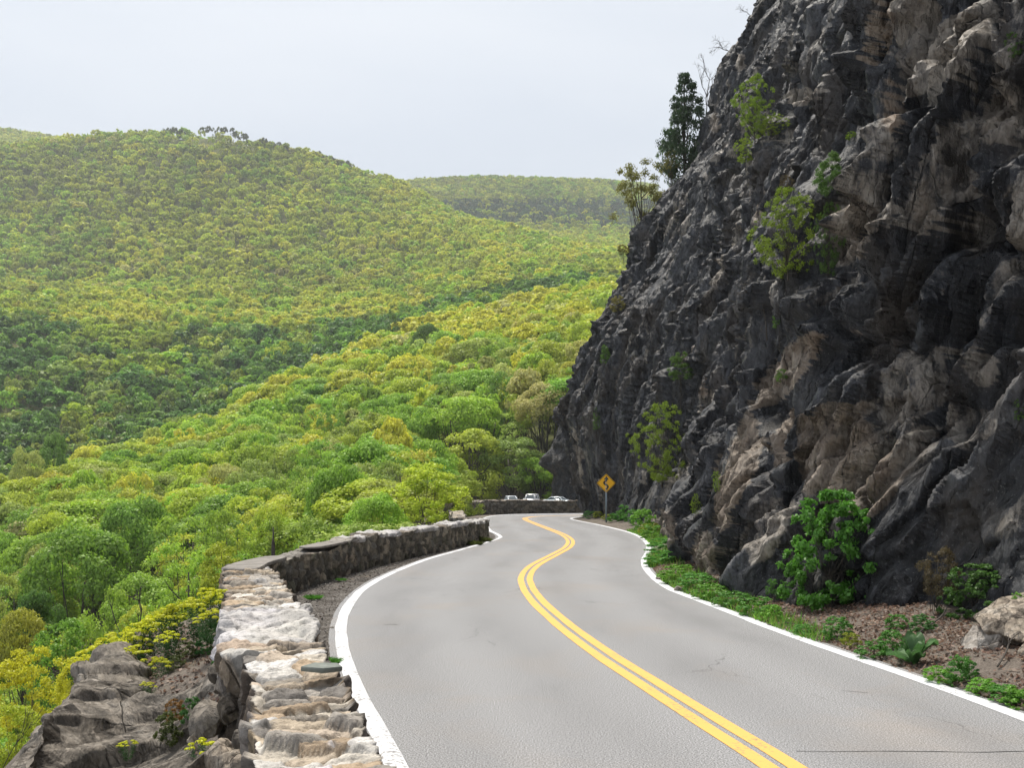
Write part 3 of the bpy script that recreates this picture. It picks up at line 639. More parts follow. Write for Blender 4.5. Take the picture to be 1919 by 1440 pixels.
wall_b = stone_wall('long dark curving stone wall with patches of white paint along its coping', [(-4.5, 16.6), (-4.4, 17.8), (-4.2, 20.1), (-3.72, 24.5), (-2.82, 29), (-1.95, 33), (-1.28, 37.5), (-1.24, 39.3), (-1.75, 40.6), (-2.4, 41.2)], .28,
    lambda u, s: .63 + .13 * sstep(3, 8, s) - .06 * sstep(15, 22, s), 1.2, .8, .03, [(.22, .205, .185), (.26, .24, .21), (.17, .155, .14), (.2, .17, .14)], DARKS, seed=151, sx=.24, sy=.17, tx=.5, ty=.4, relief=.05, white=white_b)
# flat concrete cap where the two walls meet, and a second one further along
def slab(pts, z, th, name, parent, seed):
    pts = np.array(pts, float); n_ = len(pts); P = spline(np.vstack([pts, pts[:1]]), n=40)[:-1]; k = len(P)
    P = P + .015 * np.stack([fbm(P[:, 0] * 6, P[:, 1] * 6, seed), fbm(P[:, 0] * 6 + 4, P[:, 1] * 6, seed)], 1)
    o = np.array(parent.location); c = P.mean(0)
    rings = [np.column_stack([c + (P - c) * f, np.full(k, z_)]) - o for f, z_ in ((.97, z - th), (1, z - th + .015), (1, z - .015), (.97, z))]
    m = MB().grid(np.stack(rings, 0), wrap=True); m.add(rings[-1], np.array([np.arange(k)])); m.add(rings[0], np.array([np.arange(k)[::-1]])); return m.build(name, CONCRETE, parent)
slab([(-4.58, 15.7), (-4.0, 15.5), (-4.1, 16.8), (-4.14, 18.3), (-4.5, 18.4), (-4.66, 17.0)], .685, .06, 'cap_slab', wall_b, 5)['label'] = 'flat grey concrete cap at the corner of the walls'
slab([(-4.36, 20.4), (-3.92, 20.4), (-3.70, 22.4), (-3.58, 23.6), (-4.04, 23.7), (-4.22, 22.2)], .745, .05, 'cap_slab', wall_b, 6)
wall_c = stone_wall('short low stub of stone wall with a pale top, where the road bends out of sight', [(-2.45, 45.5), (-2.6, 49), (-3.0, 55), (-3.5, 60)], .3, lambda u, s: .55 + .12 * np.sin(s * .9), 1.2, .7, .05, [(.34, .29, .23), (.28, .25, .22), (.40, .36, .31)], DARKS, seed=171, sx=.3, sy=.2, tx=.5, ty=.4, relief=.06)
wall_d = stone_wall('dark stone wall curving round the outside of the far bend', [(-3.95, 62), (-3.75, 66), (-3.35, 70.5), (-2.2, 74.6), (.8, 76.9), (5, 78.3), (11, 80.2), (22, 83.5)], .3, lambda u, s: .98 + .04 * np.sin(s * .5), 1.2, 1.05, .05, [(.30, .25, .20), (.24, .21, .19), (.36, .31, .27)], DARKS[:3] + DARKS[4:5], seed=191, sx=.32, sy=.22, tx=.5, ty=.4, relief=.06)
wall_e = stone_wall('low stone wall along the back of the lookout behind the parked cars', [(-8.5, 112), (-8.7, 148), (-7.4, 162), (-2, 165.5), (6.4, 166.5)], .3, lambda u, s: .02 + .05 * np.sin(s * .7), .8, .72, .08, [(.26, .23, .2), (.2, .18, .16)], DARKS, seed=211, sx=.34, sy=.24, tx=.5, ty=.4, relief=.06)

# ================================================================ ROCKS
def rock_mesh(seed, mat, cuts=22, sub=5, rough=.13):
    import bmesh
    bm = bmesh.new(); bmesh.ops.create_icosphere(bm, subdivisions=sub, radius=1)
    V = np.array([v.co[:] for v in bm.verts]); g = np.random.default_rng(seed)
    for _ in range(cuts):
        d = g.normal(size=3); d /= np.linalg.norm(d); lim = g.uniform(.52, .86); p = V @ d
        V = V - np.maximum(p - lim, 0)[:, None] * d * .94
    r = fbm(V[:, 0] * 2.4 + V[:, 2], V[:, 1] * 2.4 - V[:, 2] * 1.7, seed, 5)
    V = V * (1 + rough * r)[:, None]
    for v, c in zip(bm.verts, V): v.co = c
    me = bpy.data.meshes.new('rock'); bm.to_mesh(me); bm.free(); me.materials.append(mat); return me
def rock(name, label, loc, scale, seed, mat=BOULDER_ROCK, rot=(0, 0, 0), cat='rock', group=None, **k):
    o = link(name, rock_mesh(seed, mat, **k)); o.location = loc; o.scale = scale; o.rotation_euler = rot
    return tag(o, label, cat, group)
PALE = rock_material('pale_rock', (.16, .13, .105), (.36, .305, .245), (.56, .51, .45), tint=False, scale=2.6, lich=.25, spec=.25, rough=.85)
WHITISH = rock_material('whitish_rock', (.17, .15, .13), (.38, .345, .31), (.62, .60, .57), tint=False, scale=2.6, lich=.25, spec=.25, rough=.85)
x, y, z = verge_pt(1815, 1238); rock('boulder', 'whitish pointed boulder in dead leaves, lying lower than the tan boulder', (x + .46, y + .42, z + .06), (.30, .36, .26), 3, WHITISH, (.2, .5, .3), 'boulder')
x, y, z = verge_pt(1890, 1230); rock('boulder', 'big tan angular boulder under ivy at the edge of the leaf litter', (x + .50, y + .7, z + .28), (.56, .5, .36), 8, PALE, (.1, -.45, .5), 'boulder')
rock('boulder', 'smaller tan boulder in front of the big angular one', (x + .42, y + .05, z + .08), (.26, .26, .2), 12, PALE, (0, -.5, .2), 'boulder')
x, y, z = verge_pt(1222, 962); rock('rock', 'pale flat rock among the weeds behind the road sign', (x, y + .3, z + .5), (.75, .5, .22), 14, PALE, (0, .1, 0), 'rock')
for i, (px, py, d, sx_, lab) in enumerate([(1240, 1090, 26, .14, 'small dark stone in the grass by the inner bend of the edge line'), (1262, 1130, 20, .12, 'small brown stone at the grass edge below the cliff')]):
    x, y, z = verge_pt(px, py); rock('rock', lab, (x, y, z + .05), (sx_, sx_, sx_ * .7), 30 + i, OUTCROP_ROCK)
# outcrop below the wall
def outcrop():
    U = [(0, 1500, 8.9), (46, 1432, 9.6), (82, 1372, 10.4), (150, 1288, 11.9), (230, 1238, 13.0), (300, 1290, 12.4), (350, 1288, 12.0), (400, 1250, 11.6), (470, 1240, 11.0)]
    ridge = np.array([at(*p) for p in U]); low = np.array([at(*p) for p in [(-60, 1750, 7.4), (0, 1750, 7.5), (60, 1750, 7.6), (150, 1720, 7.8), (230, 1680, 8.2), (300, 1640, 8.4), (360, 1600, 8.3), (430, 1560, 8.0), (490, 1500, 8.0)]])
    back = ridge + np.array([-.7, 2.2, -2.6]); mid = (ridge * .55 + low * .45) + np.array([.05, -.25, .32])
    lines = [spline(l, n=260) for l in (back, ridge, mid, low)]
    tt = np.linspace(0, 1, 240); ctl = np.array([0, .22, .6, 1]); G = np.zeros((260, 240, 3))
    for i in range(260):
        pts = spline(np.array([l[i] for l in lines]), n=240); G[i] = pts
    du = np.gradient(G, axis=0); dv = np.gradient(G, axis=1); nrm = np.cross(dv, du); nrm /= np.linalg.norm(nrm, axis=2)[..., None] + 1e-9
    if nrm[130, 130, 1] > 0: nrm = -nrm
    u = G[..., 0] * .9 + G[..., 2] * .5; v = G[..., 2] * 1.1 - G[..., 0] * .45 + G[..., 1] * .4
    u = u + .3 * fbm(u * .8, v * .8, 221, 3); v = v + .3 * fbm(u * .8, v * .8, 222, 3)
    a_, ea, ca = facet(u / 2.6, v / 1.1, 223, 1.6, .4, .06); b_, eb, cb = facet(u / .8, v / .34, 224, 1.9, .5, .15)
    c_2, ec, cc_ = facet(u / .2, v / .11, 226, 1.8, .5, .35)
    rel = .26 * a_ + .13 * b_ + .045 * c_2 - .06 * np.exp(-ea / .03) - .02 * np.exp(-eb / .04) + .035 * fbm(u * 2.5, v * 4, 225, 5, .6)
    G = G + nrm * rel[..., None]
    m = MB().grid(G)
    ring = np.concatenate([G[:, 0], G[-1, 1:], G[::-1, -1][1:], G[0, ::-1][1:-1]]); dn = ring + np.array([0, .9, -2.5]); m.grid(np.stack([ring, dn], 0), wrap=True)
    m.add(dn, np.array([np.arange(len(dn))]))
    o = m.build('rock_outcrop', OUTCROP_ROCK); return o, G
OUTO, OUTG = outcrop()
tag(OUTO, 'large weathered grey brown rock outcrop jutting out below the stone wall', 'rock outcrop')
_osx = CX + F * OUTG[..., 0] / OUTG[..., 1]; _osy = HY - F * (OUTG[..., 2] - EYE) / OUTG[..., 1]
def outcrop_pt(px, py):
    k = np.unravel_index(np.argmin(np.hypot(_osx - px, _osy - py)), _osx.shape); return OUTG[k]
for i, (px, py, d, s_, mt, lab) in enumerate([(395, 1350, 7.9, .27, OUTCROP_ROCK, 'tall grey rock leaning against the foot of the rubble wall'), (415, 1425, 6.9, .23, PALE, 'rounded tan rock in the rubble, second lowest beside the wall'), (440, 1275, 8.6, .25, OUTCROP_ROCK, 'weathered rock wedged under the lumpy white wall'),
        (430, 1330, 7.7, .18, BOULDER_ROCK, 'brown rock packed between the grey leaning rock and the wall'), (455, 1390, 6.8, .16, OUTCROP_ROCK, 'dark little rock tight against the tan slab wall'), (380, 1440, 6.9, .18, BOULDER_ROCK, 'brown rock at the bottom of the rubble heap beside yellow flowers'),
        (440, 1450, 6.2, .2, PALE, 'pale tan flat rock lowest in the rubble heap'), (420, 1262, 10.0, .26, OUTCROP_ROCK, 'grey rock where the outcrop meets the wall, under the yellow spurge'), (372, 1385, 7.8, .15, PALE, 'small pale rock between the outcrop and the rubble')]):
    s_ *= .74
    rock('rock', lab, at(px, py, d), (s_, s_ * .9, s_ * random.uniform(.9, 1.3)), 40 + i, mt, (random.random(), random.random() * .6, random.random() * 3), 'rock', 'rocks heaped along the foot of the wall', sub=4)
# loose green slate on the wall
S_ = .62 * np.array([(-.22, -.10), (-.06, .12), (.20, .14), (.24, -.04), (.02, -.17)]); m = MB(); k = len(S_)
m.grid(np.stack([np.column_stack([S_ * f, np.full(k, z_)]) for f, z_ in ((.96, 0), (1, .008), (1, .03), (.97, .036))], 0), wrap=True); m.add(np.column_stack([S_ * .97, np.full(k, .036)]), np.array([np.arange(k)])); m.add(np.column_stack([S_ * .96, np.zeros(k)]), np.array([np.arange(k)[::-1]]))
def _slate(n, b, nt):
    f = n.noise(n.pos(), 18, 5); nt.links.new(n.ramp(f, [(.3, (.12, .135, .12)), (.7, (.21, .23, .21))]), b.inputs['Base Color'])
SLATE = principled('slate', (.16, .18, .16), .8, build=_slate)
o = m.build('slate_slab', SLATE); gx_, gy_, gz_ = ground(606, 1258, .66); o.location = (gx_ - .02, gy_, .665); o.rotation_euler = (.05, .08, .25)
tag(o, 'loose grey-green slate slab resting on the wall beside the white edge line', 'slate slab')

# ================================================================ TREES AND PLANTS
def unit(v): return v / (np.linalg.norm(v, axis=-1, keepdims=True) + 1e-9)
def leaves(P, Nrm, size, g, asp=.62, col=None, mb=None):
    """one small rhombic leaf face at every point"""
    mb = mb or MB(); n_ = len(P); a = unit(np.cross(Nrm, g.normal(size=(n_, 3)))); b = np.cross(Nrm, a)
    s = (size * g.uniform(.6, 1.35, n_))[:, None] if np.ndim(size) == 0 else np.asarray(size)[:, None]
    fold = Nrm * s * .18
    V = np.stack([P - a * s, P + b * s * asp + fold, P + a * s, P - b * s * asp + fold], 1).reshape(-1, 3)
    i = np.arange(n_)[:, None] * 4
    mb.add(V, i + np.array([[0, 1, 2, 3]]), None if col is None else np.repeat(col, 4, 0)); return mb
def lobes(g, K, shape):
    """centres and radii of the foliage masses of a crown of height 1 and width 1"""
    if shape == 'dome':
        th = g.uniform(0, 2 * math.pi, K); c = g.uniform(-.25, 1, K); r = np.sqrt(np.clip(1 - np.clip(c, -1, 1) ** 2, 0, 1)) * np.where(c < 0, .9, 1)
        C = np.column_stack([np.cos(th) * r * .36, np.sin(th) * r * .36, .58 + c * .30]); R = g.uniform(.10, .17, K)
    elif shape == 'tall':
        th = g.uniform(0, 2 * math.pi, K); z = g.uniform(.22, .92, K); r = .34 * np.sqrt(np.clip(1 - ((z - .5) / .5) ** 2, .04, 1)) * g.uniform(.5, 1.05, K)
        C = np.column_stack([np.cos(th) * r, np.sin(th) * r, z]); R = g.uniform(.08, .14, K)
    elif shape == 'cone':
        th = g.uniform(0, 2 * math.pi, K); z = .12 + .82 * g.uniform(0, 1, K) ** 1.3; r = .40 * (1 - z) ** .75 * g.uniform(.6, 1.05, K)
        C = np.column_stack([np.cos(th) * r, np.sin(th) * r, z]); R = .05 + .10 * (1 - z) * g.uniform(.7, 1.2, K)
    elif shape == 'bush':
        th = g.uniform(0, 2 * math.pi, K); z = g.uniform(.10, .97, K); r = .44 * np.interp(z, [0, .3, .6, .85, 1], [.75, 1, .92, .6, .2]) * np.sqrt(g.uniform(.05, 1, K)) * (1 + .18 * np.sin(th * 3 + 1))
        C = np.column_stack([np.cos(th) * r, np.sin(th) * r, z]); R = g.uniform(.035, .085, K)
    elif shape == 'ledge':
        th = g.uniform(0, 2 * math.pi, K); z = g.uniform(.04, .97, K); r = .46 * np.interp(z, [0, .25, .6, .85, 1], [.55, .9, 1, .7, .25]) * np.sqrt(g.uniform(.02, 1, K)) * (1 + .3 * np.sin(th * 2 + 5 * z))
        C = np.column_stack([np.cos(th) * r, np.sin(th) * r, z]); R = g.uniform(.03, .085, K)
    elif shape == 'shrub':
        th = g.uniform(0, 2 * math.pi, K); z = g.uniform(.15, .95, K); r = .40 * np.sqrt(np.clip(1 - ((z - .42) / .62) ** 2, .05, 1)) * np.sqrt(g.uniform(.1, 1, K))
        C = np.column_stack([np.cos(th) * r, np.sin(th) * r, z]); R = g.uniform(.05, .115, K)
    else:                                               # layered, open
        th = g.uniform(0, 2 * math.pi, K); z = g.uniform(.30, .95, K); r = .42 * np.sqrt(np.clip(1 - ((z - .55) / .5) ** 2, .05, 1)) * g.uniform(.35, 1.1, K)
        C = np.column_stack([np.cos(th) * r, np.sin(th) * r, z]); R = g.uniform(.06, .12, K)
    return C, R
def crown(g, K, n_, size, shape, fill=.35, flat=.75, mb=None, xf=None, col=None, rnd=.42):
    C, R = lobes(g, K, shape); w = R ** 2; pick = g.choice(K, n_, p=w / w.sum())
    d = g.normal(size=(n_, 3)); outw = unit(C - np.array([0, 0, .42])); d = unit(unit(d) + .75 * outw[pick] + np.array([0, 0, .18]))
    rad = R[pick] * np.where(g.random(n_) < fill, g.uniform(.25, .9, n_), g.uniform(.84, 1.20, n_))
    P = C[pick] + d * rad[:, None] * np.array([1, 1, flat]); Nm = unit(d + rnd * g.normal(size=(n_, 3)) + np.array([0, 0, .15]))
    if xf is not None: P, Nm = xf(P, Nm)
    return leaves(P, Nm, size, g, col=col, mb=mb), C
def limbs(g, C, mb, r0=.022, top=.62, k=5, bend=.05, root=.9):
    zt = top; pth = spline(np.array([(0, 0, -root), (0, 0, 0), (g.normal() * bend * .4, g.normal() * bend * .4, zt * .4), (g.normal() * bend, g.normal() * bend, zt)]), n=8)
    mb.tube(pth, np.linspace(r0, r0 * .45, 8) * (1 + .6 * np.exp(-np.linspace(0, 8, 8))), k + 1)
    for c in C:
        t = g.uniform(.25, .95); s = pth[int(t * 7)]; 
        if c[2] < s[2]: s = pth[max(1, int(t * 3))]
        m_ = (s + c) / 2 + np.array([0, 0, -.04]) + g.normal(size=3) * .02
        mb.tube(spline(np.array([s, m_, c]), n=5), np.linspace(r0 * .42, r0 * .12, 5), k)
def tree_kind(seed, shape, K, n_, size, fill=.35, nl=14, r0=.022, top=.62, rnd=.42):
    g = np.random.default_rng(seed); cm, C = crown(g, K, n_, size, shape, fill, rnd=rnd); tm = MB(); limbs(g, C[g.choice(len(C), min(nl, len(C)), replace=False)], tm, r0, top, root=.06 if shape in ('ledge', 'bush') else .9)
    return tm.mesh('trunk', BARK, True), cm.mesh('crown', LEAF)
KINDS = {
 'dome': [tree_kind(301 + i, 'dome', 34, 9500, .0165) for i in range(4)],
 'tall': [tree_kind(321 + i, 'tall', 40, 9000, .0155, .4) for i in range(3)],
 'open': [tree_kind(341 + i, 'open', 46, 5200, .0145, .7, 30, .016, .8) for i in range(3)],
 'cone': [tree_kind(361, 'cone', 60, 9000, .015, .3)],
 'shrub': [tree_kind(381 + i, 'shrub', 90, 9500, .015, .75, 30, .009, .5, .8) for i in range(3)],
 'ledge': [tree_kind(411 + i, 'ledge', 170, 13000, .0092, .9, 60, .010, .55, .9) for i in range(3)],
 'bush': [tree_kind(391 + i, 'bush', 150, 11000, .020, .8, 60, .008, .6, .9) for i in range(2)],
}
COLS = {'yellow-green': (.46, .53, .050), 'lime green': (.31, .48, .050), 'fresh green': (.19, .36, .045), 'deep green': (.075, .17, .036), 'golden': (.54, .51, .06), 'olive': (.32, .37, .075), 'pale green': (.40, .49, .14), 'tan': (.50, .47, .19), 'bright yellow': (.66, .62, .035)}
NPROTO = {}
def plant_tree(x, y, ztop, width, kind, colour, label, group=None, name=None, var=None, cat='tree', base=None, jitter=.12, h=None):
    g = RNG; v = int(g.integers(len(KINDS[kind]))) if var is None else var % len(KINDS[kind])
    zb = float(terrain(x, y)) - .15 if base is None else base
    if base is None and h is None: zb = max(zb, ztop - width * (1.15 if kind in ('shrub', 'bush') else 2.0))
    hgt = h or max(ztop - zb, width * .55)
    c = np.array(COLS[colour]); c = c if group is None or 'trees' not in group or 'skyline' in group else c * .74 + .26 * np.array(COLS['lime green'])
    c = c * (1 + jitter * g.normal(size=3) * np.array([.4, .3, .9])) * g.uniform(.85, 1.15)
    key = (kind, v); nm = name or {'shrub': 'shrub', 'cone': 'conifer'}.get(kind, 'leafy_tree')
    root = empty(nm, (x, y, zb), label, cat, group, float(g.uniform(0, 6.28))); root.scale = (width, width, hgt)
    tm, cm = KINDS[kind][v]
    link('trunk', tm, root); o = link('crown', cm, root); o.color = (*np.clip(c, .005, .6), 1)
    return root
TREES = []
HERO = [  # seen at, top row, distance, crown width in photo pixels, kind, colour, label
 (150, 985, 104, 205, 'dome', 'fresh green', 'broad round green tree with a pale bare trunk low in the valley'),
 (262, 930, 118, 165, 'dome', 'fresh green', 'dense round green tree just behind the broad pale-trunked one'),
 (30, 1075, 92, 120, 'open', 'olive', 'thin grey-green tree with bare stems at the border of the photo'),
 (352, 1020, 78, 170, 'open', 'lime green', 'airy lime green tree in the gap before the corner of the wall'),
 (432, 955, 84, 150, 'open', 'lime green', 'feathery light green tree above the flat concrete wall cap'),
 (75, 1100, 70, 90, 'dome', 'deep green', 'small dark green tree below the broad pale-trunked tree'),
 (205, 1105, 52, 190, 'open', 'lime green', 'airy spring green sapling clump rising behind the yellow spurge'),
 (110, 1165, 42, 170, 'shrub', 'fresh green', 'wide fresh green shrub down the bank beyond the outcrop'),
 (40, 1140, 60, 110, 'dome', 'golden', 'golden tan tree low at the photo border above the yellow bushes'),
 (425, 1020, 34, 130, 'shrub', 'yellow-green', 'mustard yellow bush behind the corner of the wall'),
 (330, 1125, 30, 120, 'shrub', 'yellow-green', 'yellow-green bush between the saplings and the wall'),
 (60, 1215, 27, 150, 'shrub', 'bright yellow', 'bright yellow-green bush beyond the tip of the outcrop'),
 (20, 1320, 19, 150, 'shrub', 'yellow-green', 'leafy yellow-green bush below the outcrop at the photo corner'),
 (160, 1235, 23, 120, 'shrub', 'bright yellow', 'flowering yellow bush along the upper edge of the outcrop'),
 (265, 1180, 24, 110, 'shrub', 'bright yellow', 'yellow bush above the crest of the outcrop, below the bare stems'),
 (600, 972, 46, 190, 'shrub', 'olive', 'olive brush right behind the dark curving wall, near the dead stake'),
 (705, 925, 54, 130, 'dome', 'lime green', 'bright lime tree behind the white painted stretch of wall'),
 (795, 868, 62, 185, 'shrub', 'yellow-green', 'yellow-green bushy tree with dark trunk behind the end of the curving wall'),
 (862, 890, 66, 100, 'shrub', 'olive', 'thin olive tree at the bend of the wall'),
 (640, 862, 92, 140, 'dome', 'fresh green', 'green tree standing between the lime tree and the valley'),
 (885, 800, 176, 165, 'tall', 'yellow-green', 'tall yellow-green tree with bare stems behind the leftmost parked car'),
 (960, 815, 178, 150, 'tall', 'olive', 'tall thin tree with visible trunks behind the middle parked car'),
 (1012, 850, 176, 110, 'tall', 'lime green', 'lime green tree between the parked cars and the rock buttress'),
 (925, 775, 190, 140, 'open', 'pale green', 'pale bare-stemmed tree above the lookout trees'),
 (845, 755, 205, 110, 'open', 'olive', 'greyish thin-leaved tree on the slope above the golden tree'),
 (610, 750, 215, 80, 'cone', 'fresh green', 'pointed bright green conifer in the middle of the slope'),
 (640, 765, 205, 60, 'cone', 'fresh green', 'shorter pointed conifer beside the tall one'),
 (560, 745, 240, 50, 'cone', 'deep green', 'narrow dark conifer on the spur above the pointed bright one'),
 (800, 605, 330, 60, 'dome', 'deep green', 'lone dark green tree on the upper slope of the spur'),
 (50, 830, 190, 85, 'tall', 'pale green', 'tall oval pale tree rising in the ravine'),
 (100, 810, 200, 70, 'tall', 'deep green', 'tall oval dark tree in the ravine beside the pale one'),
 (735, 570, 400, 45, 'cone', 'deep green', 'blue-green conical tree at the head of the ravine'),
]
for (px, py, d, w, kind, colr, lab) in HERO:
    x, y, z = at(px, py, d); TREES.append((px, py, d, w)); plant_tree(x, y, z, w * d / F, kind, colr, lab, 'trees singled out on the slope')
# every other tree that can be told apart, then the woods beyond as one mass
cand = []
d = 24.0
while d < 2300:
    sp = 4.6 if d < 60 else 6.8 if d < 150 else 8.6 if d < 300 else 9.6 if d < 1300 else 11
    pxl = sp / d * F; px = -140 - RNG.uniform(0, pxl)
    while px < 1270:
        q = px + RNG.normal() * pxl * .28; dd = d * (1 + RNG.normal() * .25 * sp / d); x = (q - CX) * dd / F
        cand.append((q, dd, x)); px += pxl
    d += sp * (.82 if d < 700 else .9)
cand = np.array(cand); keep = np.ones(len(cand), bool)
tw = wall_x(cand[:, 1]) - cand[:, 2]; keep &= np.where(cand[:, 1] < 168, tw > np.where(cand[:, 1] < 30, 4.5, 2.2), True)
keep &= ~((cand[:, 1] < 182) & (cand[:, 2] > 4) & (cand[:, 1] > 100))
for (px, py, d, w) in TREES:
    keep &= ~((np.abs(cand[:, 0] - px) < w * .36) & (np.abs(cand[:, 1] - d) < max(5, w * d / F * .45)))
    if 60 < d < 130 and w > 125: keep &= ~((np.abs(cand[:, 0] - px) < w * .42) & (cand[:, 1] < d) & (cand[:, 1] > d * .80))      # open ground before the big single trees
cand = cand[keep]
ct = canopy(cand[:, 2], cand[:, 1]); gt_ = terrain(cand[:, 2], cand[:, 1])
g = RNG; nn_ = len(cand)
small = cand[:, 1] < 60
hh = np.where(small, g.uniform(.75, 1.15, nn_), g.uniform(.82, 1.2, nn_)) * np.clip(ct - gt_, 2.5, 13)
zt_ = gt_ + hh
# what can be seen: nearer tree tops hide farther ones
colm = np.clip(((cand[:, 0] + 200) / 8).astype(int), 0, 199); order = np.argsort(cand[:, 1]); lim = np.full(200, 1500.0); vis = np.zeros(nn_, bool)
ytop = HY - F * (zt_ - EYE) / cand[:, 1]; wid = np.where(small, 4.2, np.interp(cand[:, 1], [60, 150, 300, 2000], [6.5, 10, 11.5, 11.5])) * g.choice([.7, .85, 1.0, 1.15, 1.45], nn_, p=[.16, .24, .28, .2, .12]) * g.uniform(.9, 1.1, nn_)
for i in order:
    half = max(1, int(wid[i] / cand[i, 1] * F / 16)); c = slice(max(0, colm[i] - half), colm[i] + half + 1)
    vis[i] = ytop[i] < lim[c].max() + 12; body = ytop[i] + .55 * hh[i] / cand[i, 1] * F
    if cand[i, 1] > 60: c2 = slice(max(0, colm[i] - half // 2), colm[i] + half // 2 + 1); lim[c2] = np.minimum(lim[c2], body)
inframe = (cand[:, 0] + wid / cand[:, 1] * F / 2 > -5) & (cand[:, 0] < 1230) & (ytop < 1445)
vis &= inframe | (cand[:, 1] < 250)
size_px = wid / cand[:, 1] * F; ids = np.where(vis)[0]
inf = ids[inframe[ids]]; big = inf[np.argsort(-size_px[inf])][:300 - len(HERO)]; bigset = set(big.tolist())
def zone(px, d, yv, r):
    if d > 1450: return 'second'
    if d > 700: return 'hill'
    crest = np.interp(px, [-200, 0, 200, 400, 560, 720, 900, 1100], [190, 200, 240, 285, 335, 395, 430, 450])
    if d > crest + 25: return 'ravine' if d < 560 else 'bench'
    return 'spur'
MIXES = {'spur': [('yellow-green', .36), ('lime green', .27), ('fresh green', .13), ('golden', .07), ('tan', .03), ('pale green', .08), ('olive', .06)],
 'ravine': [('fresh green', .30), ('deep green', .25), ('lime green', .16), ('olive', .16), ('yellow-green', .09), ('pale green', .04)],
 'bench': [('yellow-green', .50), ('olive', .18), ('golden', .05), ('lime green', .20), ('fresh green', .07)],
 'hill': [('yellow-green', .44), ('olive', .30), ('lime green', .16), ('fresh green', .05), ('tan', .02), ('golden', .03)],
 'second': [('olive', .55), ('yellow-green', .22), ('fresh green', .13), ('deep green', .10)]}
WHERE = {'spur': 'on the near slope below the road', 'ravine': 'on the far side of the ravine', 'bench': 'on the bench at the foot of the hill', 'hill': 'high on the hill', 'second': 'on the farthest hill'}
def colour_for(px, d, yv):
    z = zone(px, d, yv, 0); names, w = zip(*MIXES[z]); w = np.array(w)
    cr = np.interp(px, [-200, 0, 200, 400, 560, 720, 900, 1100], [190, 200, 240, 285, 335, 395, 430, 450])
    if z == 'ravine' and d < cr + 130: w = w * np.array([1.1, 2.4, .6, .7, .2, .3])
    if z == 'spur' and d > cr - 60: w = w * np.array([1.6, 1.2, .35, 1.3, 1.3, .8, .5])
    b = float(fbm(np.array([px * .012]), np.array([math.log(d) * 5.0]), 401, 2)[0]); w = w * np.exp(np.array([b * 3.0 * {'yellow-green': 1, 'golden': 1.2, 'tan': 1.1, 'lime green': -.3, 'fresh green': -1, 'deep green': -1.4, 'olive': .2, 'pale green': -.2}[k] for k in names]))
    return z, names[g.choice(len(names), p=w / w.sum())]
SHAPE = {'dome': 'round', 'tall': 'tall oval', 'open': 'airy thin-leaved', 'shrub': 'low bushy'}
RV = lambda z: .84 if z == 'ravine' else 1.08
for i in big:
    px, d, x = cand[i]; z, cn = colour_for(px, d, ytop[i])
    kind = 'shrub' if d < 60 and g.random() < .7 else g.choice(['dome', 'tall', 'open'], p=[.56, .16, .28] if d > 110 else [.34, .14, .52])
    band = 'close to the wall' if d < 62 else 'well below the wall' if d < 110 else 'halfway across' if d < 180 else 'towards the spur crest' if z == 'spur' else 'among the darker trees'
    grp = '%s %s trees %s, %s' % (SHAPE[kind], cn, WHERE[z], band)
    plant_tree(x, d, zt_[i], wid[i] * (1.25 if kind == 'tall' else 1.12), kind, cn, '%s %s tree %s, %s' % (SHAPE[kind], cn, WHERE[z], band), grp)
# the woods that read as one mass
fm = MB(); tk = MB(); rest = [i for i in ids if i not in bigset]
LOD = {}
for lod, (K, n_, sz, cnt) in {'a': (26, 1500, .037, 6), 'b': (20, 420, .062, 6), 'c': (13, 170, .088, 6)}.items():
    LOD[lod] = []
    for q in range(cnt):
        gg = np.random.default_rng(500 + q + 50 * ord(lod)); m_, C = crown(gg, K, n_, sz, 'dome' if q % 3 else 'tall', .2, .8)
        LOD[lod].append((np.concatenate(m_.v), n_))
sub = {}
for i in rest:
    px, d, x = cand[i]; z, cn = colour_for(px, d, ytop[i]); lod = 'a' if d < 330 else 'b' if d < 760 else 'c'
    if z == 'hill' and g.random() < np.clip(1.2 - np.hypot((px - 430) / 120, (ytop[i] - 246) / 20), 0, .8): continue   # bald summit
    V, n_ = LOD[lod][int(g.integers(6))]; a = g.uniform(0, 6.28); ca, sa = math.cos(a), math.sin(a); w = wid[i] * 1.08
    pat = 1 + .42 * float(fbm(np.array([x * .010]), np.array([d * .010]), 411, 3)[0])
    P = np.stack([(V[:, 0] * ca - V[:, 1] * sa) * w, (V[:, 0] * sa + V[:, 1] * ca) * w, V[:, 2] * hh[i]], 1) + np.array([x, d, gt_[i]])
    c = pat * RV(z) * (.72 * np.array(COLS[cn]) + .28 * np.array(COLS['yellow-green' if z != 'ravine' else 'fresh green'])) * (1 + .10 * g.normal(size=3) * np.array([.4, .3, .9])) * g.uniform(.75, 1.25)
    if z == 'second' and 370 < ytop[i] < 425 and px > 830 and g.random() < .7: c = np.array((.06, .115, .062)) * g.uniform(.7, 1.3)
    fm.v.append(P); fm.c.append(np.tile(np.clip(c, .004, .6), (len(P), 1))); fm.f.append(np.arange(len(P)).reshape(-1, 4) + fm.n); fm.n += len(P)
    if d < 500: tk.tube(np.array([(x, d, gt_[i] - .5), (x, d, gt_[i] + .55 * hh[i])]), np.array([.2, .1]), 5)
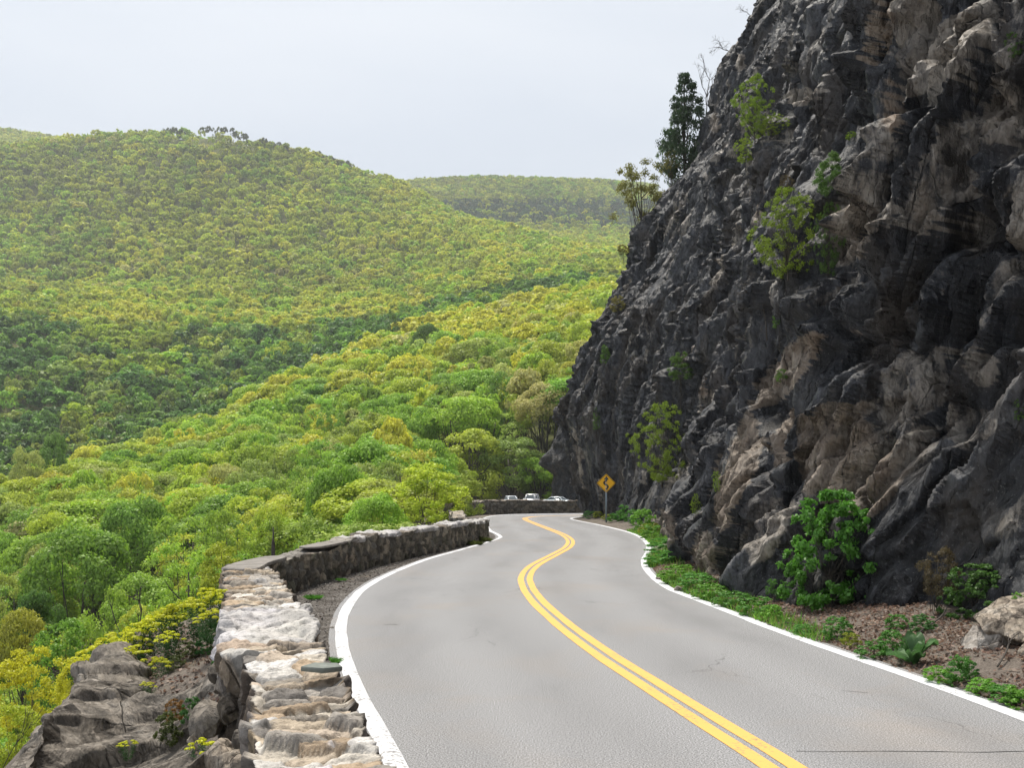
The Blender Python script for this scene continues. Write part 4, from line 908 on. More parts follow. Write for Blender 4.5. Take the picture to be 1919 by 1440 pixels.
for px in list(RNG.uniform(250, 660, 34)) + [381]:
    x = (px - CX) * 1150 / F; z0 = float(terrain(x, 1150)); V, n_ = LOD['c'][int(RNG.integers(6))]; w, h_ = RNG.uniform(6, 10), RNG.uniform(8, 17)
    P = np.stack([V[:, 0] * w + x, V[:, 1] * w + 1150, V[:, 2] * h_ + z0], 1); fm.v.append(P); fm.c.append(np.tile(np.array((.10, .12, .05)) * RNG.uniform(.7, 1.3), (len(P), 1))); fm.f.append(np.arange(len(P)).reshape(-1, 4) + fm.n); fm.n += len(P)
fm.hasc = True
fo = fm.build('forest', FOREST_LEAF); tag(fo, 'spring woodland covering the hills in yellow-green and olive crowns', 'forest', kind='stuff')
tk.build('trunk', BARK, fo)
print('TREES', len(cand), len(ids), len(big), 'forest faces', fm.n // 4, 'nearest in mass', min(cand[i, 1] for i in rest))

# air
hz, hnt, hout = new_mat('haze'); hn = N(hnt); pv = hn('VolumePrincipled', Density=.00015, Anisotropy=.2); pv.inputs['Color'].default_value = (.90, .95, 1, 1)
hnt.links.new(pv.outputs[0], hout.inputs['Volume'])
zlo = float(min(HZ.min(), GZ.min(), OUTG[..., 2].min() - 3)) - 1; zhi = float(max(HZ.max() + 16, 60)) + 3
ho = MB().box((0, 1650, (zlo + zhi) / 2), (9200, 3800, zhi - zlo)).build('haze', hz); tag(ho, 'thin pale spring haze over the valley and hills', 'haze', kind='stuff')

# ================================================================ PLANTS ON AND BESIDE THE CLIFF
def leaf_only(seed, shape, K, n_, size, fill=.5, flat=.75):
    m_, C = crown(np.random.default_rng(seed), K, n_, size, shape, fill, flat); return m_.mesh('foliage', LEAF)
def weed_mesh(seed, n_, L, spread):
    """tuft of narrow upright blades, height about 1"""
    g = np.random.default_rng(seed); m = MB(); th = g.uniform(0, 6.28, n_); r = spread * np.sqrt(g.random(n_)) ; lean_ = g.uniform(.1, .9, n_) * r / spread
    P0 = np.column_stack([np.cos(th) * r, np.sin(th) * r, np.zeros(n_)]); d = unit(np.column_stack([np.cos(th + g.normal(size=n_) * .6) * lean_, np.sin(th + g.normal(size=n_) * .6) * lean_, np.ones(n_)]))
    l = L * g.uniform(.45, 1.0, n_) * (1 - .35 * r / spread); w = .022 * g.uniform(.6, 1.4, n_); sd = unit(np.cross(d, g.normal(size=(n_, 3))))
    mid = P0 + d * (l * .6)[:, None]; tip = P0 + (d + np.column_stack([np.cos(th) * .35, np.sin(th) * .35, -.1 * np.ones(n_)])) * l[:, None]
    V = np.stack([P0 - sd * w[:, None] * .6, P0 + sd * w[:, None] * .6, mid + sd * w[:, None], tip, mid - sd * w[:, None]], 1).reshape(-1, 3)
    m.add(V, np.arange(n_)[:, None] * 5 + np.array([[0, 1, 2, 3, 4]])); return m.mesh('foliage', LEAF)
WEEDS = [leaf_only(601 + i, 'shrub', 60, 3200, .027, .7, .8) for i in range(3)]
TUFTS = [weed_mesh(611 + i, 420, 1.0, .5) for i in range(3)]
GREEN = {'dark green': (.06, .18, .035), 'green': (.10, .28, .04), 'bright green': (.17, .38, .04), 'yellow-green': (.28, .33, .03), 'rust': (.24, .13, .03), 'lime': (.25, .36, .04), 'moss': (.10, .13, .03)}
def weed(name, label, loc, w, h, col, pool=WEEDS, cat='plant', group=None):
    o = link(name, pool[int(RNG.integers(len(pool)))]); o.location = loc; o.scale = (w, w, h); o.rotation_euler = (0, 0, float(RNG.uniform(0, 6.28)))
    o.color = (*(np.array(GREEN[col]) * RNG.uniform(.85, 1.15)), 1); return tag(o, label, cat, group)
COLS.update({'cliff lime': (.22, .32, .03), 'cliff green': (.10, .19, .035), 'hazel': (.085, .235, .03), 'cedar': (.04, .07, .034), 'ivy': (.09, .20, .04), 'rusty': (.11, .085, .04), 'bronze': (.22, .21, .06)})
def cliff_plant(px, py, w_px, h_px, kind, col, label, name='cliff_shrub', out=.5, var=None, cat='shrub', edge=False):
    """a shrub rooted on the rock, its middle seen at px, py"""
    p = cliff_edge(px, py + h_px / 2) if edge else cliff_at(px, py + h_px * .42)
    k = p[1] / F; w, h = w_px * k, h_px * k
    loc = np.array([p[0] - out * w * .5, p[1] - (0 if edge else out * w * .3), p[2] - .04 * h])
    return plant_tree(loc[0], loc[1], 0, w, kind, col, label, 'shrubs growing out of the cliff', name, var, cat, loc[2], .06, h)
cliff_plant(1250, 832, 108, 150, 'ledge', 'cliff lime', 'leafy pale green small tree growing from the cliff above the road sign', 'small_tree', .3, 1, 'tree')
cliff_plant(1498, 445, 130, 165, 'ledge', 'cliff lime', 'lime green shrub growing from a ledge in the middle of the cliff', out=.3, var=0)
cliff_plant(1550, 455, 60, 140, 'ledge', 'cliff green', 'darker green shrub next to the big lime one on the cliff ledge', out=.2)
cliff_plant(1560, 335, 70, 90, 'shrub', 'cliff green', 'dark bush in the shaded hollow above the lime shrub on the ledge', out=.1)
cliff_plant(1418, 205, 80, 120, 'ledge', 'cliff lime', 'yellow-green shrub clinging to the upper cliff under the skyline', out=.2, var=2)
cliff_plant(1400, 285, 46, 46, 'ledge', 'cliff lime', 'small yellow-green shrub just under the one near the skyline', out=.2)
cliff_plant(1445, 240, 60, 36, 'ledge', 'cliff lime', 'thin sprig sticking out sideways on the upper cliff', out=.2)
cliff_plant(1275, 690, 56, 60, 'shrub', 'cliff green', 'round mossy bush in the middle of the dark rock face', out=.1)
cliff_plant(1160, 566, 34, 34, 'shrub', 'bronze', 'brownish tuft on the outer edge of the cliff', out=.0)
cliff_plant(1130, 670, 24, 40, 'shrub', 'cliff green', 'small green tuft on the shaded outer corner of the cliff', out=.0)
cliff_plant(1120, 790, 20, 44, 'ledge', 'cliff green', 'thin green tuft low on the outer corner of the cliff', out=.0)
cliff_plant(1460, 605, 32, 40, 'shrub', 'cliff green', 'little green bush beside the bare sapling on the cliff', out=.0)
cliff_plant(1470, 712, 30, 26, 'shrub', 'cliff green', 'tiny bush on the tan slab below the bare sapling', out=.0)
cliff_plant(1590, 255, 24, 16, 'shrub', 'cliff lime', 'tiny bright tuft under the overhang near the pale slab', out=.0)
cliff_plant(1895, 85, 46, 60, 'shrub', 'cliff green', 'green growth beside the pale slab at the top corner', out=.0)
cliff_plant(1610, 150, 30, 16, 'shrub', 'bronze', 'brown grass tuft on a ledge under the top of the cliff', out=.0)
cliff_plant(1470, 350, 40, 40, 'ledge', 'rusty', 'rusty red twiggy bush above the lime shrub on the ledge', out=.1)
cliff_plant(1905, 770, 30, 50, 'shrub', 'cliff green', 'dark green plant in a crack at the edge of the photo', out=.0)
cliff_plant(1340, 905, 20, 40, 'ledge', 'cliff lime', 'thin yellow-green sprig low on the cliff right of the sign', out=.2)
cliff_plant(1300, 950, 20, 40, 'ledge', 'cliff lime', 'small sprig at the foot of the streaked grey rock', out=.2)
cliff_plant(1185, 470, 30, 20, 'shrub', 'bronze', 'dry tuft at the cliff edge below the skyline tree', out=.3, edge=True)
# trees on the skyline of the cliff
def cedar():
    g = np.random.default_rng(641); m = MB(); C, Rr = [], []
    for z in np.linspace(.08, .97, 26):
        for k in range(5 if z < .8 else 3):
            a = g.uniform(0, 6.28); r = .46 * (1.02 - z) ** .45 * g.uniform(.3, 1.0); C.append((math.cos(a) * r, math.sin(a) * r, z + g.normal() * .01)); Rr.append(.05 + .06 * (1 - z))
    C = np.array(C); Rr = np.array(Rr); n_ = 10000; pk = g.integers(len(C), size=n_); d = unit(g.normal(size=(n_, 3)) + np.array([0, 0, .3])); P = C[pk] + d * Rr[pk][:, None] * np.array([1.2, 1.2, .55]) * g.uniform(.3, 1.1, n_)[:, None]
    leaves(P, unit(d + .6 * g.normal(size=(n_, 3))), .014, g, mb=m); t = MB(); limbs(g, C[::4], t, .02, .95, 5, .02, .06); return t.mesh('trunk', BARK, True), m.mesh('crown', LEAF)
KINDS['cedar'] = [cedar()]
def edge_tree(px, py_base, d_off, w_px, h_px, kind, col, label, name, cat='tree'):
    p = cliff_edge(px, py_base); k = p[1] / F; x = (px - CX) * (p[1] + d_off) / F
    return plant_tree(x, p[1] + d_off, 0, w_px * k, kind, col, label, 'trees on the skyline of the cliff', name, None, cat, p[2] - .5, .05, h_px * k + .5)
edge_tree(1284, 322, -1.0, 125, 186, 'cedar', 'cedar', 'dark cedar standing on the edge of the cliff against the sky', 'cedar_tree')
edge_tree(1266, 322, .5, 60, 130, 'ledge', 'cliff green', 'thin light green tree in front of the dark cedar on the cliff edge', 'leafy_tree')
edge_tree(1203, 440, .5, 122, 136, 'open', 'bronze', 'half leafed tree with dark crooked limbs leaning from the cliff edge below the cedar', 'leafy_tree')
edge_tree(1258, 330, -2, 40, 46, 'open', 'bronze', 'small twiggy tree between the cedar and the crooked limbed tree', 'small_tree')
def bare_mesh(seed, depth=5, spread=.55, r0=.013):
    g = np.random.default_rng(seed); m = MB()
    def grow(p, d, L, r, k):
        q = p + d * L * .5 + g.normal(size=3) * L * .05; e = q + unit(d + g.normal(size=3) * .15) * L * .5
        m.tube(np.array([p, q, e]), np.array([r, r * .85, r * .7]), 4 if k < 3 else 5)
        if k == 0: return
        for _ in range(2 if g.random() < .6 else 3): grow(e, unit(d + g.normal(size=3) * spread + np.array([0, 0, .12])), L * g.uniform(.58, .8), r * .66, k - 1)
        if k > 2: grow(q, unit(d + g.normal(size=3) * spread * 1.3), L * .5, r * .5, k - 2)
    grow(np.zeros(3), np.array([0, 0, 1.]), .36, r0, depth); V = np.concatenate(m.v); mx = V[:, 2].max(); m.v = [v / mx for v in m.v]; return m.mesh('branches', BARK)
def bare(name, label, loc, h, seed, w=1.0, rot=(0, 0, 0), cat='tree', depth=5, r0=.013, spread=.55):
    o = link(name, bare_mesh(seed, depth, spread, r0)); o.location = loc; o.scale = (h * w, h * w, h); o.rotation_euler = rot; return tag(o, label, cat)
p = cliff_edge(1330, 205); bare('bare_tree', 'thin leafless tree beside the cedar on the skyline of the cliff', (p[0] - .1, p[1], p[2] - .4), 120 * p[1] / F, 651, .9)
p = cliff_edge(1388, 100); bare('bare_shrub', 'leafless twigs sticking out sideways from the top of the cliff', (p[0] + .3, p[1], p[2]), 50 * p[1] / F, 652, 1.2, (0, -1.1, 0), 'shrub')
p = cliff_edge(1412, 20); bare('bare_shrub', 'small leafless sprig at the very top of the cliff outline', (p[0] + .3, p[1], p[2]), 34 * p[1] / F, 653, 1.2, (0, -.8, 0), 'shrub')
p = cliff_at(1440, 640); bare('bare_tree', 'dead grey sapling standing against the purple rock of the cliff', (p[0] - .15, p[1] - .2, p[2]), 130 * p[1] / F, 654, .8)
# bare stems below the road
x, y, z = at(262, 1175, 20); bare('bare_sapling', 'leafless forked sapling rising over the yellow spurge on the bank', (x, y, z - .25), 1.15, 655, .7, (0, .1, 0), depth=3, r0=.02, spread=.45)
x, y, z = at(235, 1190, 19); bare('bare_sapling', 'single leafless stem leaning beside the forked sapling', (x, y, z - .2), .95, 656, .5, (0, -.35, 0), depth=2, r0=.016, spread=.3)
x, y, z = at(5, 1390, 10.5); bare('bare_sapling', 'bare brown stem at the photo corner beyond the outcrop', (x, y, z - .3), .75, 657, .5, (0, .5, 0), depth=3, r0=.014)
m = MB(); x, y, z = at(508, 1052, 21.5)
for dx, h_, ln2 in ((0, .62, .03), (.05, .74, .0), (.09, .55, -.02)): m.tube(np.array([(dx, 0, -1.2), (dx + ln2, .01, h_ * .6), (dx + ln2 * 2.2, 0, h_)]), np.array([.022, .018, .012]), 6)
o = m.build('dead_stake', BARK); o.location = (x, y, z); tag(o, 'dark dead stakes standing behind the corner of the wall', 'stump')

# bush and weeds on the verge
x, y, z = verge_pt(1562, 1142); plant_tree(x + .05, y + .15, 0, 1.62, 'bush', 'hazel', 'large round leafy green bush at the foot of the cliff', None, 'bush', 0, 'bush', z - .12, .02, 1.85)
x, y, z = verge_pt(1500, 1128); plant_tree(x, y, 0, .62, 'bush', 'hazel', 'smaller leafy shoots at the side of the big green bush', None, 'bush', 1, 'bush', z - .05, .02, .62)
x, y, z = verge_pt(1452, 1132); plant_tree(x, y, 0, .34, 'open', 'hazel', 'thin green sapling between the big bush and the tan rock slab', None, 'bush', 1, 'bush', z - .05, .02, .42)
x, y, z = verge_pt(1850, 1170); plant_tree(x + .15, y + .5, 0, .95, 'bush', 'ivy', 'tangle of green ivy spilling over the tan boulder', None, 'ivy', 2, 'ivy', z - .05, .02, .75)
plant_tree(x + .55, y + .4, 0, .7, 'bush', 'ivy', 'ivy clump behind the tan boulder at the photo edge', None, 'ivy', 1, 'ivy', z + .15, .02, .6)
x, y, z = verge_pt(1765, 1150); plant_tree(x, y + .2, 0, .6, 'open', 'rusty', 'twiggy bush with rusty young leaves against the cliff foot', None, 'bush', 0, 'bush', z, .02, .85)
x, y, z = verge_pt(1735, 1120); plant_tree(x, y + .4, 0, .5, 'open', 'rusty', 'sparse rust-leaved twigs above the dead leaves', None, 'bush', 2, 'bush', z + .25, .02, .6)
for (px, py, w, h, c, lab) in [(1190, 984, 1.3, .8, 'green', 'green weeds on the earth just before the sign post'), (1205, 994, 1.3, 1.0, 'bright green', 'bright tall weeds at the cliff foot where the edge line straightens'), (1172, 977, 1.2, .9, 'green', 'weeds close against the dark rock behind the sign'), (1216, 1003, 1.1, .5, 'yellow-green', 'yellow-green weeds by the edge line short of the inner bend'), (1150, 979, 1.0, .5, 'green', 'low weeds in front of the sign post'),
        (1225, 950, 2.0, 1.5, 'green', 'tall green weeds at the foot of the cliff behind the flat pale rock'), (1200, 975, 1.1, .8, 'yellow-green', 'yellow-green weeds close behind the road sign'), (1250, 985, 1.4, .8, 'bright green', 'bright weeds below the flat pale rock'),
        (1105, 972, 1.2, .5, 'dark green', 'dark green clump where the edge line disappears round the bend'), (1138, 976, .9, .4, 'yellow-green', 'yellow-green clump around the foot of the sign post'), (1160, 978, .8, .5, 'green', 'green clump just past the sign post'), (1120, 972, .8, .45, 'yellow-green', 'yellowish clump between the dark clump and the sign'),
        (1222, 1012, 1.2, .6, 'bright green', 'bright clump inside the bend of the edge line'), (1245, 1035, 1.3, .45, 'green', 'grassy clump below the streaked grey rock'), (1235, 1060, 1.0, .4, 'green', 'grassy clump at the tightest part of the inner bend'),
        (1265, 1090, .9, .4, 'bright green', 'bright grassy clump just after the inner bend'), (1300, 1105, .9, .35, 'green', 'low grassy clump under the tan column of rock'), (1330, 1122, .8, .32, 'bright green', 'bright low clump beside the leaf litter under the tan column'), (1372, 1138, .8, .3, 'green', 'long low green clump hugging the edge line'), (1412, 1155, .7, .32, 'green', 'green clump at the end of the grassy strip'),
        (1445, 1166, .4, .28, 'bright green', 'last bright tuft of the grassy strip before bare leaves'),
        (1500, 1190, .42, .18, 'green', 'flat green weed between the grassy strip and the fluffy weeds'), (1555, 1200, .46, .34, 'green', 'fluffy green weed at the road edge'), (1590, 1216, .3, .22, 'yellow-green', 'yellow-topped weed tucked between the fluffy green ones'), (1632, 1232, .46, .25, 'green', 'spreading fluffy weed beside the broad-leaved burdock'), (1670, 1225, .36, .3, 'green', 'upright fluffy weed touching the burdock'),
        (1680, 1178, .34, .22, 'green', 'small leafy seedling in the middle of the dead leaves'), (1715, 1190, .4, .25, 'dark green', 'dark leafy seedling near the whitish boulder'), (1760, 1286, .36, .22, 'bright green', 'first green weed after the burdock along the edge line'), (1795, 1292, .34, .34, 'green', 'taller green weed with yellow tip along the edge line'), (1830, 1302, .36, .2, 'bright green', 'low weed between the taller weed and the photo edge'), (1870, 1314, .4, .2, 'green', 'low green weed close to the photo edge'), (1905, 1324, .36, .22, 'bright green', 'weed cut by the photo edge beside the white line'), (1810, 1268, .2, .2, 'dark green', 'little dark seedling behind the taller weed')]:
    x, y, z = verge_pt(px, py); weed('weed_clump', lab, (x + .05, y, z - .04), w, h, c, cat='weed', group='weeds along the road verge')
x, y, z = verge_pt(1895, 1190); weed('weed_clump', 'bright sprig hanging at the photo edge in front of the boulder', (x - .05, y - .3, z + .25), .25, .25, 'bright green', cat='weed', group='weeds along the road verge')
# burdock with broad leaves
m = MB(); g = np.random.default_rng(661)
for k in range(11):
    a = k * 2.4 + g.normal() * .2; L = g.uniform(.22, .40); el = g.uniform(.15, 1.25); u = np.linspace(0, 1, 9)[:, None]; v = np.linspace(-1, 1, 7)[None, :]
    wid_ = .30 * L * np.sin(np.pi * np.clip(u * .92 + .06, 0, 1)) ** .8; r = L * u * math.cos(el) + .02; hgt = L * np.sin(u * 1.9) * math.sin(el) * .9
    lx_ = r + 0 * v; ly_ = wid_ * v; lz_ = hgt + .05 * L * np.abs(v) * 2 + .02 * np.sin(v * 7 + u * 9)
    m.grid(np.stack([lx_ * math.cos(a) - ly_ * math.sin(a), lx_ * math.sin(a) + ly_ * math.cos(a), lz_], -1))
o = m.build('burdock', LEAF, None, True); x, y, z = verge_pt(1712, 1243); o.location = (x, y, z); o.color = (.075, .17, .05, 1); tag(o, 'burdock with broad drooping dark green leaves at the road edge', 'plant')
# yellow-flowered spurge on the bank
def spurge_mesh(seed):
    g = np.random.default_rng(seed); heads = MB(); fol = MB(); n_ = 22; th = g.uniform(0, 6.28, n_); r = .46 * np.sqrt(g.random(n_)); C = np.column_stack([np.cos(th) * r, np.sin(th) * r, .62 + .3 * (1 - (r / .46) ** 2) * g.uniform(.7, 1.2, n_)])
    for c in C:
        k = 34; d = unit(g.normal(size=(k, 3)) * np.array([1, 1, .5]) + np.array([0, 0, .9])); leaves(c + d * .085 * np.array([1, 1, .55]), d, .026, g, .8, mb=heads)
        q = 46; t = g.random(q); P = np.column_stack([c[0] * (.35 + .65 * t), c[1] * (.35 + .65 * t), c[2] * t * .95]) + g.normal(size=(q, 3)) * .035; leaves(P, unit(g.normal(size=(q, 3)) + np.array([0, 0, .6])), .032, g, .35, mb=fol)
    return heads.mesh('blossom', LEAF), fol.mesh('foliage', LEAF)
SPURGE = [spurge_mesh(671 + i) for i in range(4)]
def spurge(label, loc, w, h, group='yellow spurge on the bank below the wall'):
    r = empty('spurge', loc, label, 'plant', group, float(RNG.uniform(0, 6.28))); r.scale = (w, w, h); a, b = SPURGE[int(RNG.integers(4))]
    q = link('blossom', a, r); q.color = (*(np.array((.64, .66, .03)) * RNG.uniform(.85, 1.1)), 1); q = link('foliage', b, r); q.color = (.05, .12, .035, 1)
for (px, py, d, w, lab) in [(405, 1130, 13.0, .62, 'big yellow spurge clump hard against the foot of the wall corner'), (375, 1150, 12.8, .6, 'yellow spurge clump second from the wall corner'), (392, 1168, 12.0, .42, 'small spurge clump under the one at the wall corner'), (345, 1158, 13.0, .6, 'yellow spurge clump third from the wall corner'), (318, 1172, 13.0, .6, 'yellow spurge clump above the bare earth patch'),
        (290, 1182, 13.2, .6, 'yellow spurge clump under the forked bare sapling'), (262, 1200, 13.1, .6, 'yellow spurge clump between the bare sapling and the outcrop'), (318, 1205, 12.6, .4, 'lone small spurge in the bare earth patch'), (238, 1218, 12.9, .62, 'broad spurge clump on the crest of the outcrop'), (252, 1240, 12.5, .55, 'spurge clump drooping over the face of the outcrop'), (226, 1255, 12.4, .4, 'small spurge clump lowest on the crest of the outcrop'),
        (303, 1252, 12.1, .34, 'small spurge on the dark hollow of the outcrop'), (210, 1222, 14.0, .7, 'pale spurge clump behind the crest of the outcrop'), (185, 1240, 14.0, .7, 'pale spurge clump left of the crest clumps'), (160, 1262, 13.6, .6, 'spurge clump where the crest starts falling away'), (278, 1290, 11.4, .22, 'tiny yellow spurge in a crack of the outcrop'), (240, 1402, 9.8, .22, 'tiny spurge low on the face of the outcrop'), (382, 1408, 7.4, .26, 'yellow spurge squeezed between rubble rocks')]:
    q = np.array(at(px, py, d)); spurge(lab, (q[0], q[1], q[2] - .55 * w), w, w * .95)
for (px, py, w, h, c, lab) in [(290, 1300, .34, .3, 'dark green', 'dark leafy tuft in the hollow of the outcrop'), (425, 1262, .3, .4, 'dark green', 'dark green fern-like tuft between the outcrop and the wall'), (365, 1335, .26, .3, 'dark green', 'leafy green stem standing before the outcrop'), (322, 1382, .34, .4, 'moss', 'reddish-green leafy plant low before the outcrop'), (335, 1340, .26, .3, 'rust', 'rusty young plant before the outcrop'), (395, 1395, .22, .2, 'green', 'feathery green tuft beside the rubble rocks'), (250, 1310, .16, .2, 'dark green', 'small dark fern on the outcrop face')]:
    q = outcrop_pt(px, py + 12); weed('weed_clump', lab, (q[0], q[1] - .12, q[2] - .05), w, h, c, cat='plant', group='small plants on the outcrop')
for (px, py, d, w, h, c, lab) in [(352, 1235, 12.6, .34, .26, 'moss', 'dull green weed in the bare earth beside the wall'), (385, 1215, 12.6, .3, .3, 'dark green', 'dark weed in the earth hollow nearest the wall'), (330, 1262, 12.2, .3, .2, 'moss', 'flat mossy weed at the lower end of the earth hollow'), (405, 1185, 12.9, .3, .34, 'dark green', 'dark leafy weed under the big spurge clump at the wall')]:
    q = np.array(at(px, py, d)); i_ = np.argmin(np.abs(gx - q[0])); j_ = np.argmin(np.abs(gy - d)); weed('weed_clump', lab, (q[0], d, GZ[i_, j_] - .03), w, h, c, cat='plant', group='small plants in the earth hollow')
for (px, py, s_, lab) in [(618, 1242, .12, 'small grass tuft between the slate and the white edge line'), (588, 1122, .13, 'grass tuft on the gravel by the dark wall'), (640, 1088, .10, 'tiny grass tuft further along the dark wall'), (905, 1016, .30, 'dark grass tuft where the curving wall meets the edge line'), (890, 1022, .26, 'dull grass tuft at the end of the dark wall')]:
    q = ground(px, py, 0); weed('grass_tuft', lab, (q[0], q[1], -.02), s_ * 1.6, s_, 'moss' if s_ > .2 else 'green', TUFTS, 'grass')
# fallen leaves, grass and pebbles
g = np.random.default_rng(691); n_ = 42000; yy = g.uniform(5.5, 24, n_) ** 1.0; rxx = np.interp(yy, R_[np.argsort(R_[:, 1]), 1], R_[np.argsort(R_[:, 1]), 0]); tq = .14 + 3.4 * g.random(n_) ** .9; keep = fbm(rxx * 0 + tq * 1.5, yy * 1.1, 692, 3) + .45 * g.random(n_) > -.12
yy, rxx, tq = yy[keep], rxx[keep], tq[keep]; X = rxx + tq; P = np.column_stack([X, yy, verge_z(tq, X, yy) + g.uniform(.0, .03, len(X))])
LIT = np.array([(.20, .12, .085), (.30, .20, .15), (.14, .085, .06), (.36, .27, .21), (.24, .15, .12), (.10, .07, .055)])
m = leaves(P, unit(g.normal(size=(len(P), 3)) * .55 + np.array([0, 0, 1])), .026, g, .6, LIT[g.integers(6, size=len(P))])
_gxs, _gys = np.array(gx), np.array(gy)
def gz_at(X, Y):
    i = np.clip(np.searchsorted(_gxs, X) - 1, 0, len(_gxs) - 2); j = np.clip(np.searchsorted(_gys, Y) - 1, 0, len(_gys) - 2)
    u = (X - _gxs[i]) / (_gxs[i + 1] - _gxs[i]); v = (Y - _gys[j]) / (_gys[j + 1] - _gys[j])
    return (GZ[i, j] * (1 - u) + GZ[i + 1, j] * u) * (1 - v) + (GZ[i, j + 1] * (1 - u) + GZ[i + 1, j + 1] * u) * v
n2 = 2600; Y2 = g.uniform(9.5, 16, n2); X2 = wall_x(Y2) - .1 - 2.2 * g.random(n2); leaves(np.column_stack([X2, Y2, gz_at(X2, Y2) + .012]), unit(g.normal(size=(n2, 3)) * .6 + np.array([0, 0, 1])), .03, g, .6, LIT[g.integers(6, size=n2)] * .8, mb=m)
tag(m.build('leaves', FOREST_LEAF), 'brown dead leaves lying thick on the bank under the cliff', 'leaf litter', kind='stuff')
m = MB(); n_ = 9000; yy = g.uniform(12.5, 45, n_); rxx = np.interp(yy, R_[np.argsort(R_[:, 1]), 1], R_[np.argsort(R_[:, 1]), 0]); tq = .10 + .75 * g.random(n_) ** 1.6 * np.interp(yy, [12, 20, 45], [.35, 1, 1.1]); keep = fbm(tq * .9, yy * .8, 693, 3) + .35 * g.random(n_) > 0
yy, rxx, tq = yy[keep], rxx[keep], tq[keep]; n_ = len(yy); X = rxx + tq; P0 = np.column_stack([X, yy, verge_z(tq, X, yy) - .01]); d = unit(g.normal(size=(n_, 3)) * .45 + np.array([0, 0, 1])); L = g.uniform(.08, .22, n_); sd = unit(np.cross(d, g.normal(size=(n_, 3)))) * .010 * np.interp(yy, [12, 45], [.8, 2.4])[:, None]
V = np.stack([P0 - sd, P0 + sd, P0 + d * L[:, None]], 1).reshape(-1, 3); gc = np.array([(.14, .36, .04), (.10, .27, .035), (.22, .42, .05), (.24, .28, .07)])[g.integers(4, size=n_)]
m.add(V, np.arange(n_)[:, None] * 3 + np.array([[0, 1, 2]]), np.repeat(gc, 3, 0)); tag(m.build('grass', FOREST_LEAF), 'fresh green grass edging the road at the foot of the cliff', 'grass', kind='stuff')
m = MB(); n_ = 5200; yy = g.uniform(5, 34, n_); lxx = np.interp(yy, L_[np.argsort(L_[:, 1]), 1], L_[np.argsort(L_[:, 1]), 0]); wxx = wall_x(yy) + .6; f = g.random(n_); X = lxx - .14 + (wxx - lxx + .14) * f ** .9; r = .006 + .016 * g.random(n_) ** 2.5
O8 = np.array([(1, 0, 0), (0, 1, 0), (-1, 0, 0), (0, -1, 0), (0, 0, .7), (0, 0, -.7)]); V = (O8[None] * (1 + .35 * g.normal(size=(n_, 6, 1))) * r[:, None, None] + np.column_stack([X, yy, np.full(n_, -.002)])[:, None]).reshape(-1, 3)
F8 = np.array([(0, 1, 4), (1, 2, 4), (2, 3, 4), (3, 0, 4), (1, 0, 5), (2, 1, 5), (3, 2, 5), (0, 3, 5)]); cc = np.array([(.20, .185, .17), (.12, .11, .10), (.30, .28, .26), (.16, .13, .11)])[g.integers(4, size=n_)]
m.add(V, (np.arange(n_)[:, None, None] * 6 + F8[None]).reshape(-1, 3), np.repeat(cc, 6, 0)); tag(m.build('gravel', STONE), 'loose pebbles strewn over the ground beside the wall', 'gravel', kind='stuff')
def stick(label, a, b, r, seed):
    g = np.random.default_rng(seed); a, b = np.array(a), np.array(b); P = spline(np.array([a, a * .65 + b * .35 + g.normal(size=3) * .02, a * .3 + b * .7 + g.normal(size=3) * .02, b]), n=10); m = MB().tube(P, np.linspace(r, r * .5, 10), 6)
    e = P[5]; m.tube(np.array([e, e + (b - a) * .2 + g.normal(size=3) * .05 + np.array([0, 0, .04])]), np.array([r * .6, r * .25]), 5); tag(m.build('fallen_branch', BARK, None, True), label, 'branch')
v = lambda px, py, up: np.array(verge_pt(px, py)) + np.array([0, 0, up])
stick('long brown branch lying in the leaves before the tan boulder', v(1862, 1262, .03), v(1919, 1212, .16), .011, 1)
stick('thin branch lying across the leaves near the big bush', v(1442, 1180, .03), v(1500, 1176, .05), .008, 2)
stick('grey fallen branch leaning above the leaf litter by the ivy', v(1720, 1190, .03), v(1800, 1130, .10), .012, 3)
stick('curved twig in the middle of the leaf litter', v(1600, 1140, .03), v(1640, 1128, .06), .008, 4)

# ================================================================ ROAD SIGN
STEEL = principled('galvanised_steel', (.36, .42, .47), .5, .6)
AMBER = principled('amber_sheeting', (.95, .50, .014), .45)
BLACK = principled('black_sheeting', (.012, .011, .010), .5)
bx0, by0, bz0 = verge_pt(1137, 975); by0 = 54.0; bx0 = (1136.5 - CX) * by0 / F
sg = empty('road_sign', (bx0, by0, bz0), 'amber diamond winding-road warning sign on a thin steel post at the cliff foot', 'road sign')
zc = EYE - (906 - HY) * by0 / F - bz0; hd = .52
m = MB(); m.box((0, .03, zc / 2 - .05), (.066, .03, zc + .7)); m.box((-.036, .012, zc / 2 - .05), (.012, .045, zc + .7)); m.box((.036, .012, zc / 2 - .05), (.012, .045, zc + .7)); m.build('post', STEEL, sg)
def diamond(r, y0, y1, z0, rnd=.05):
    P = []
    for k in range(4):
        a = math.pi / 2 * k; c = np.array([math.cos(a), math.sin(a)]) * (r - rnd * 1.414)
        for t in np.linspace(-math.pi / 4, math.pi / 4, 5): P.append(c + rnd * np.array([math.cos(a + t), math.sin(a + t)]))
    P = np.array(P); k = len(P); A = np.column_stack([P[:, 0], np.full(k, y0), P[:, 1] + z0]); B = np.column_stack([P[:, 0], np.full(k, y1), P[:, 1] + z0])
    m = MB().grid(np.stack([A, B], 0), wrap=True); m.add(A, np.array([np.arange(k)])); m.add(B, np.array([np.arange(k)[::-1]])); return m
diamond(hd, .004, .008, zc).build('panel', AMBER, sg)
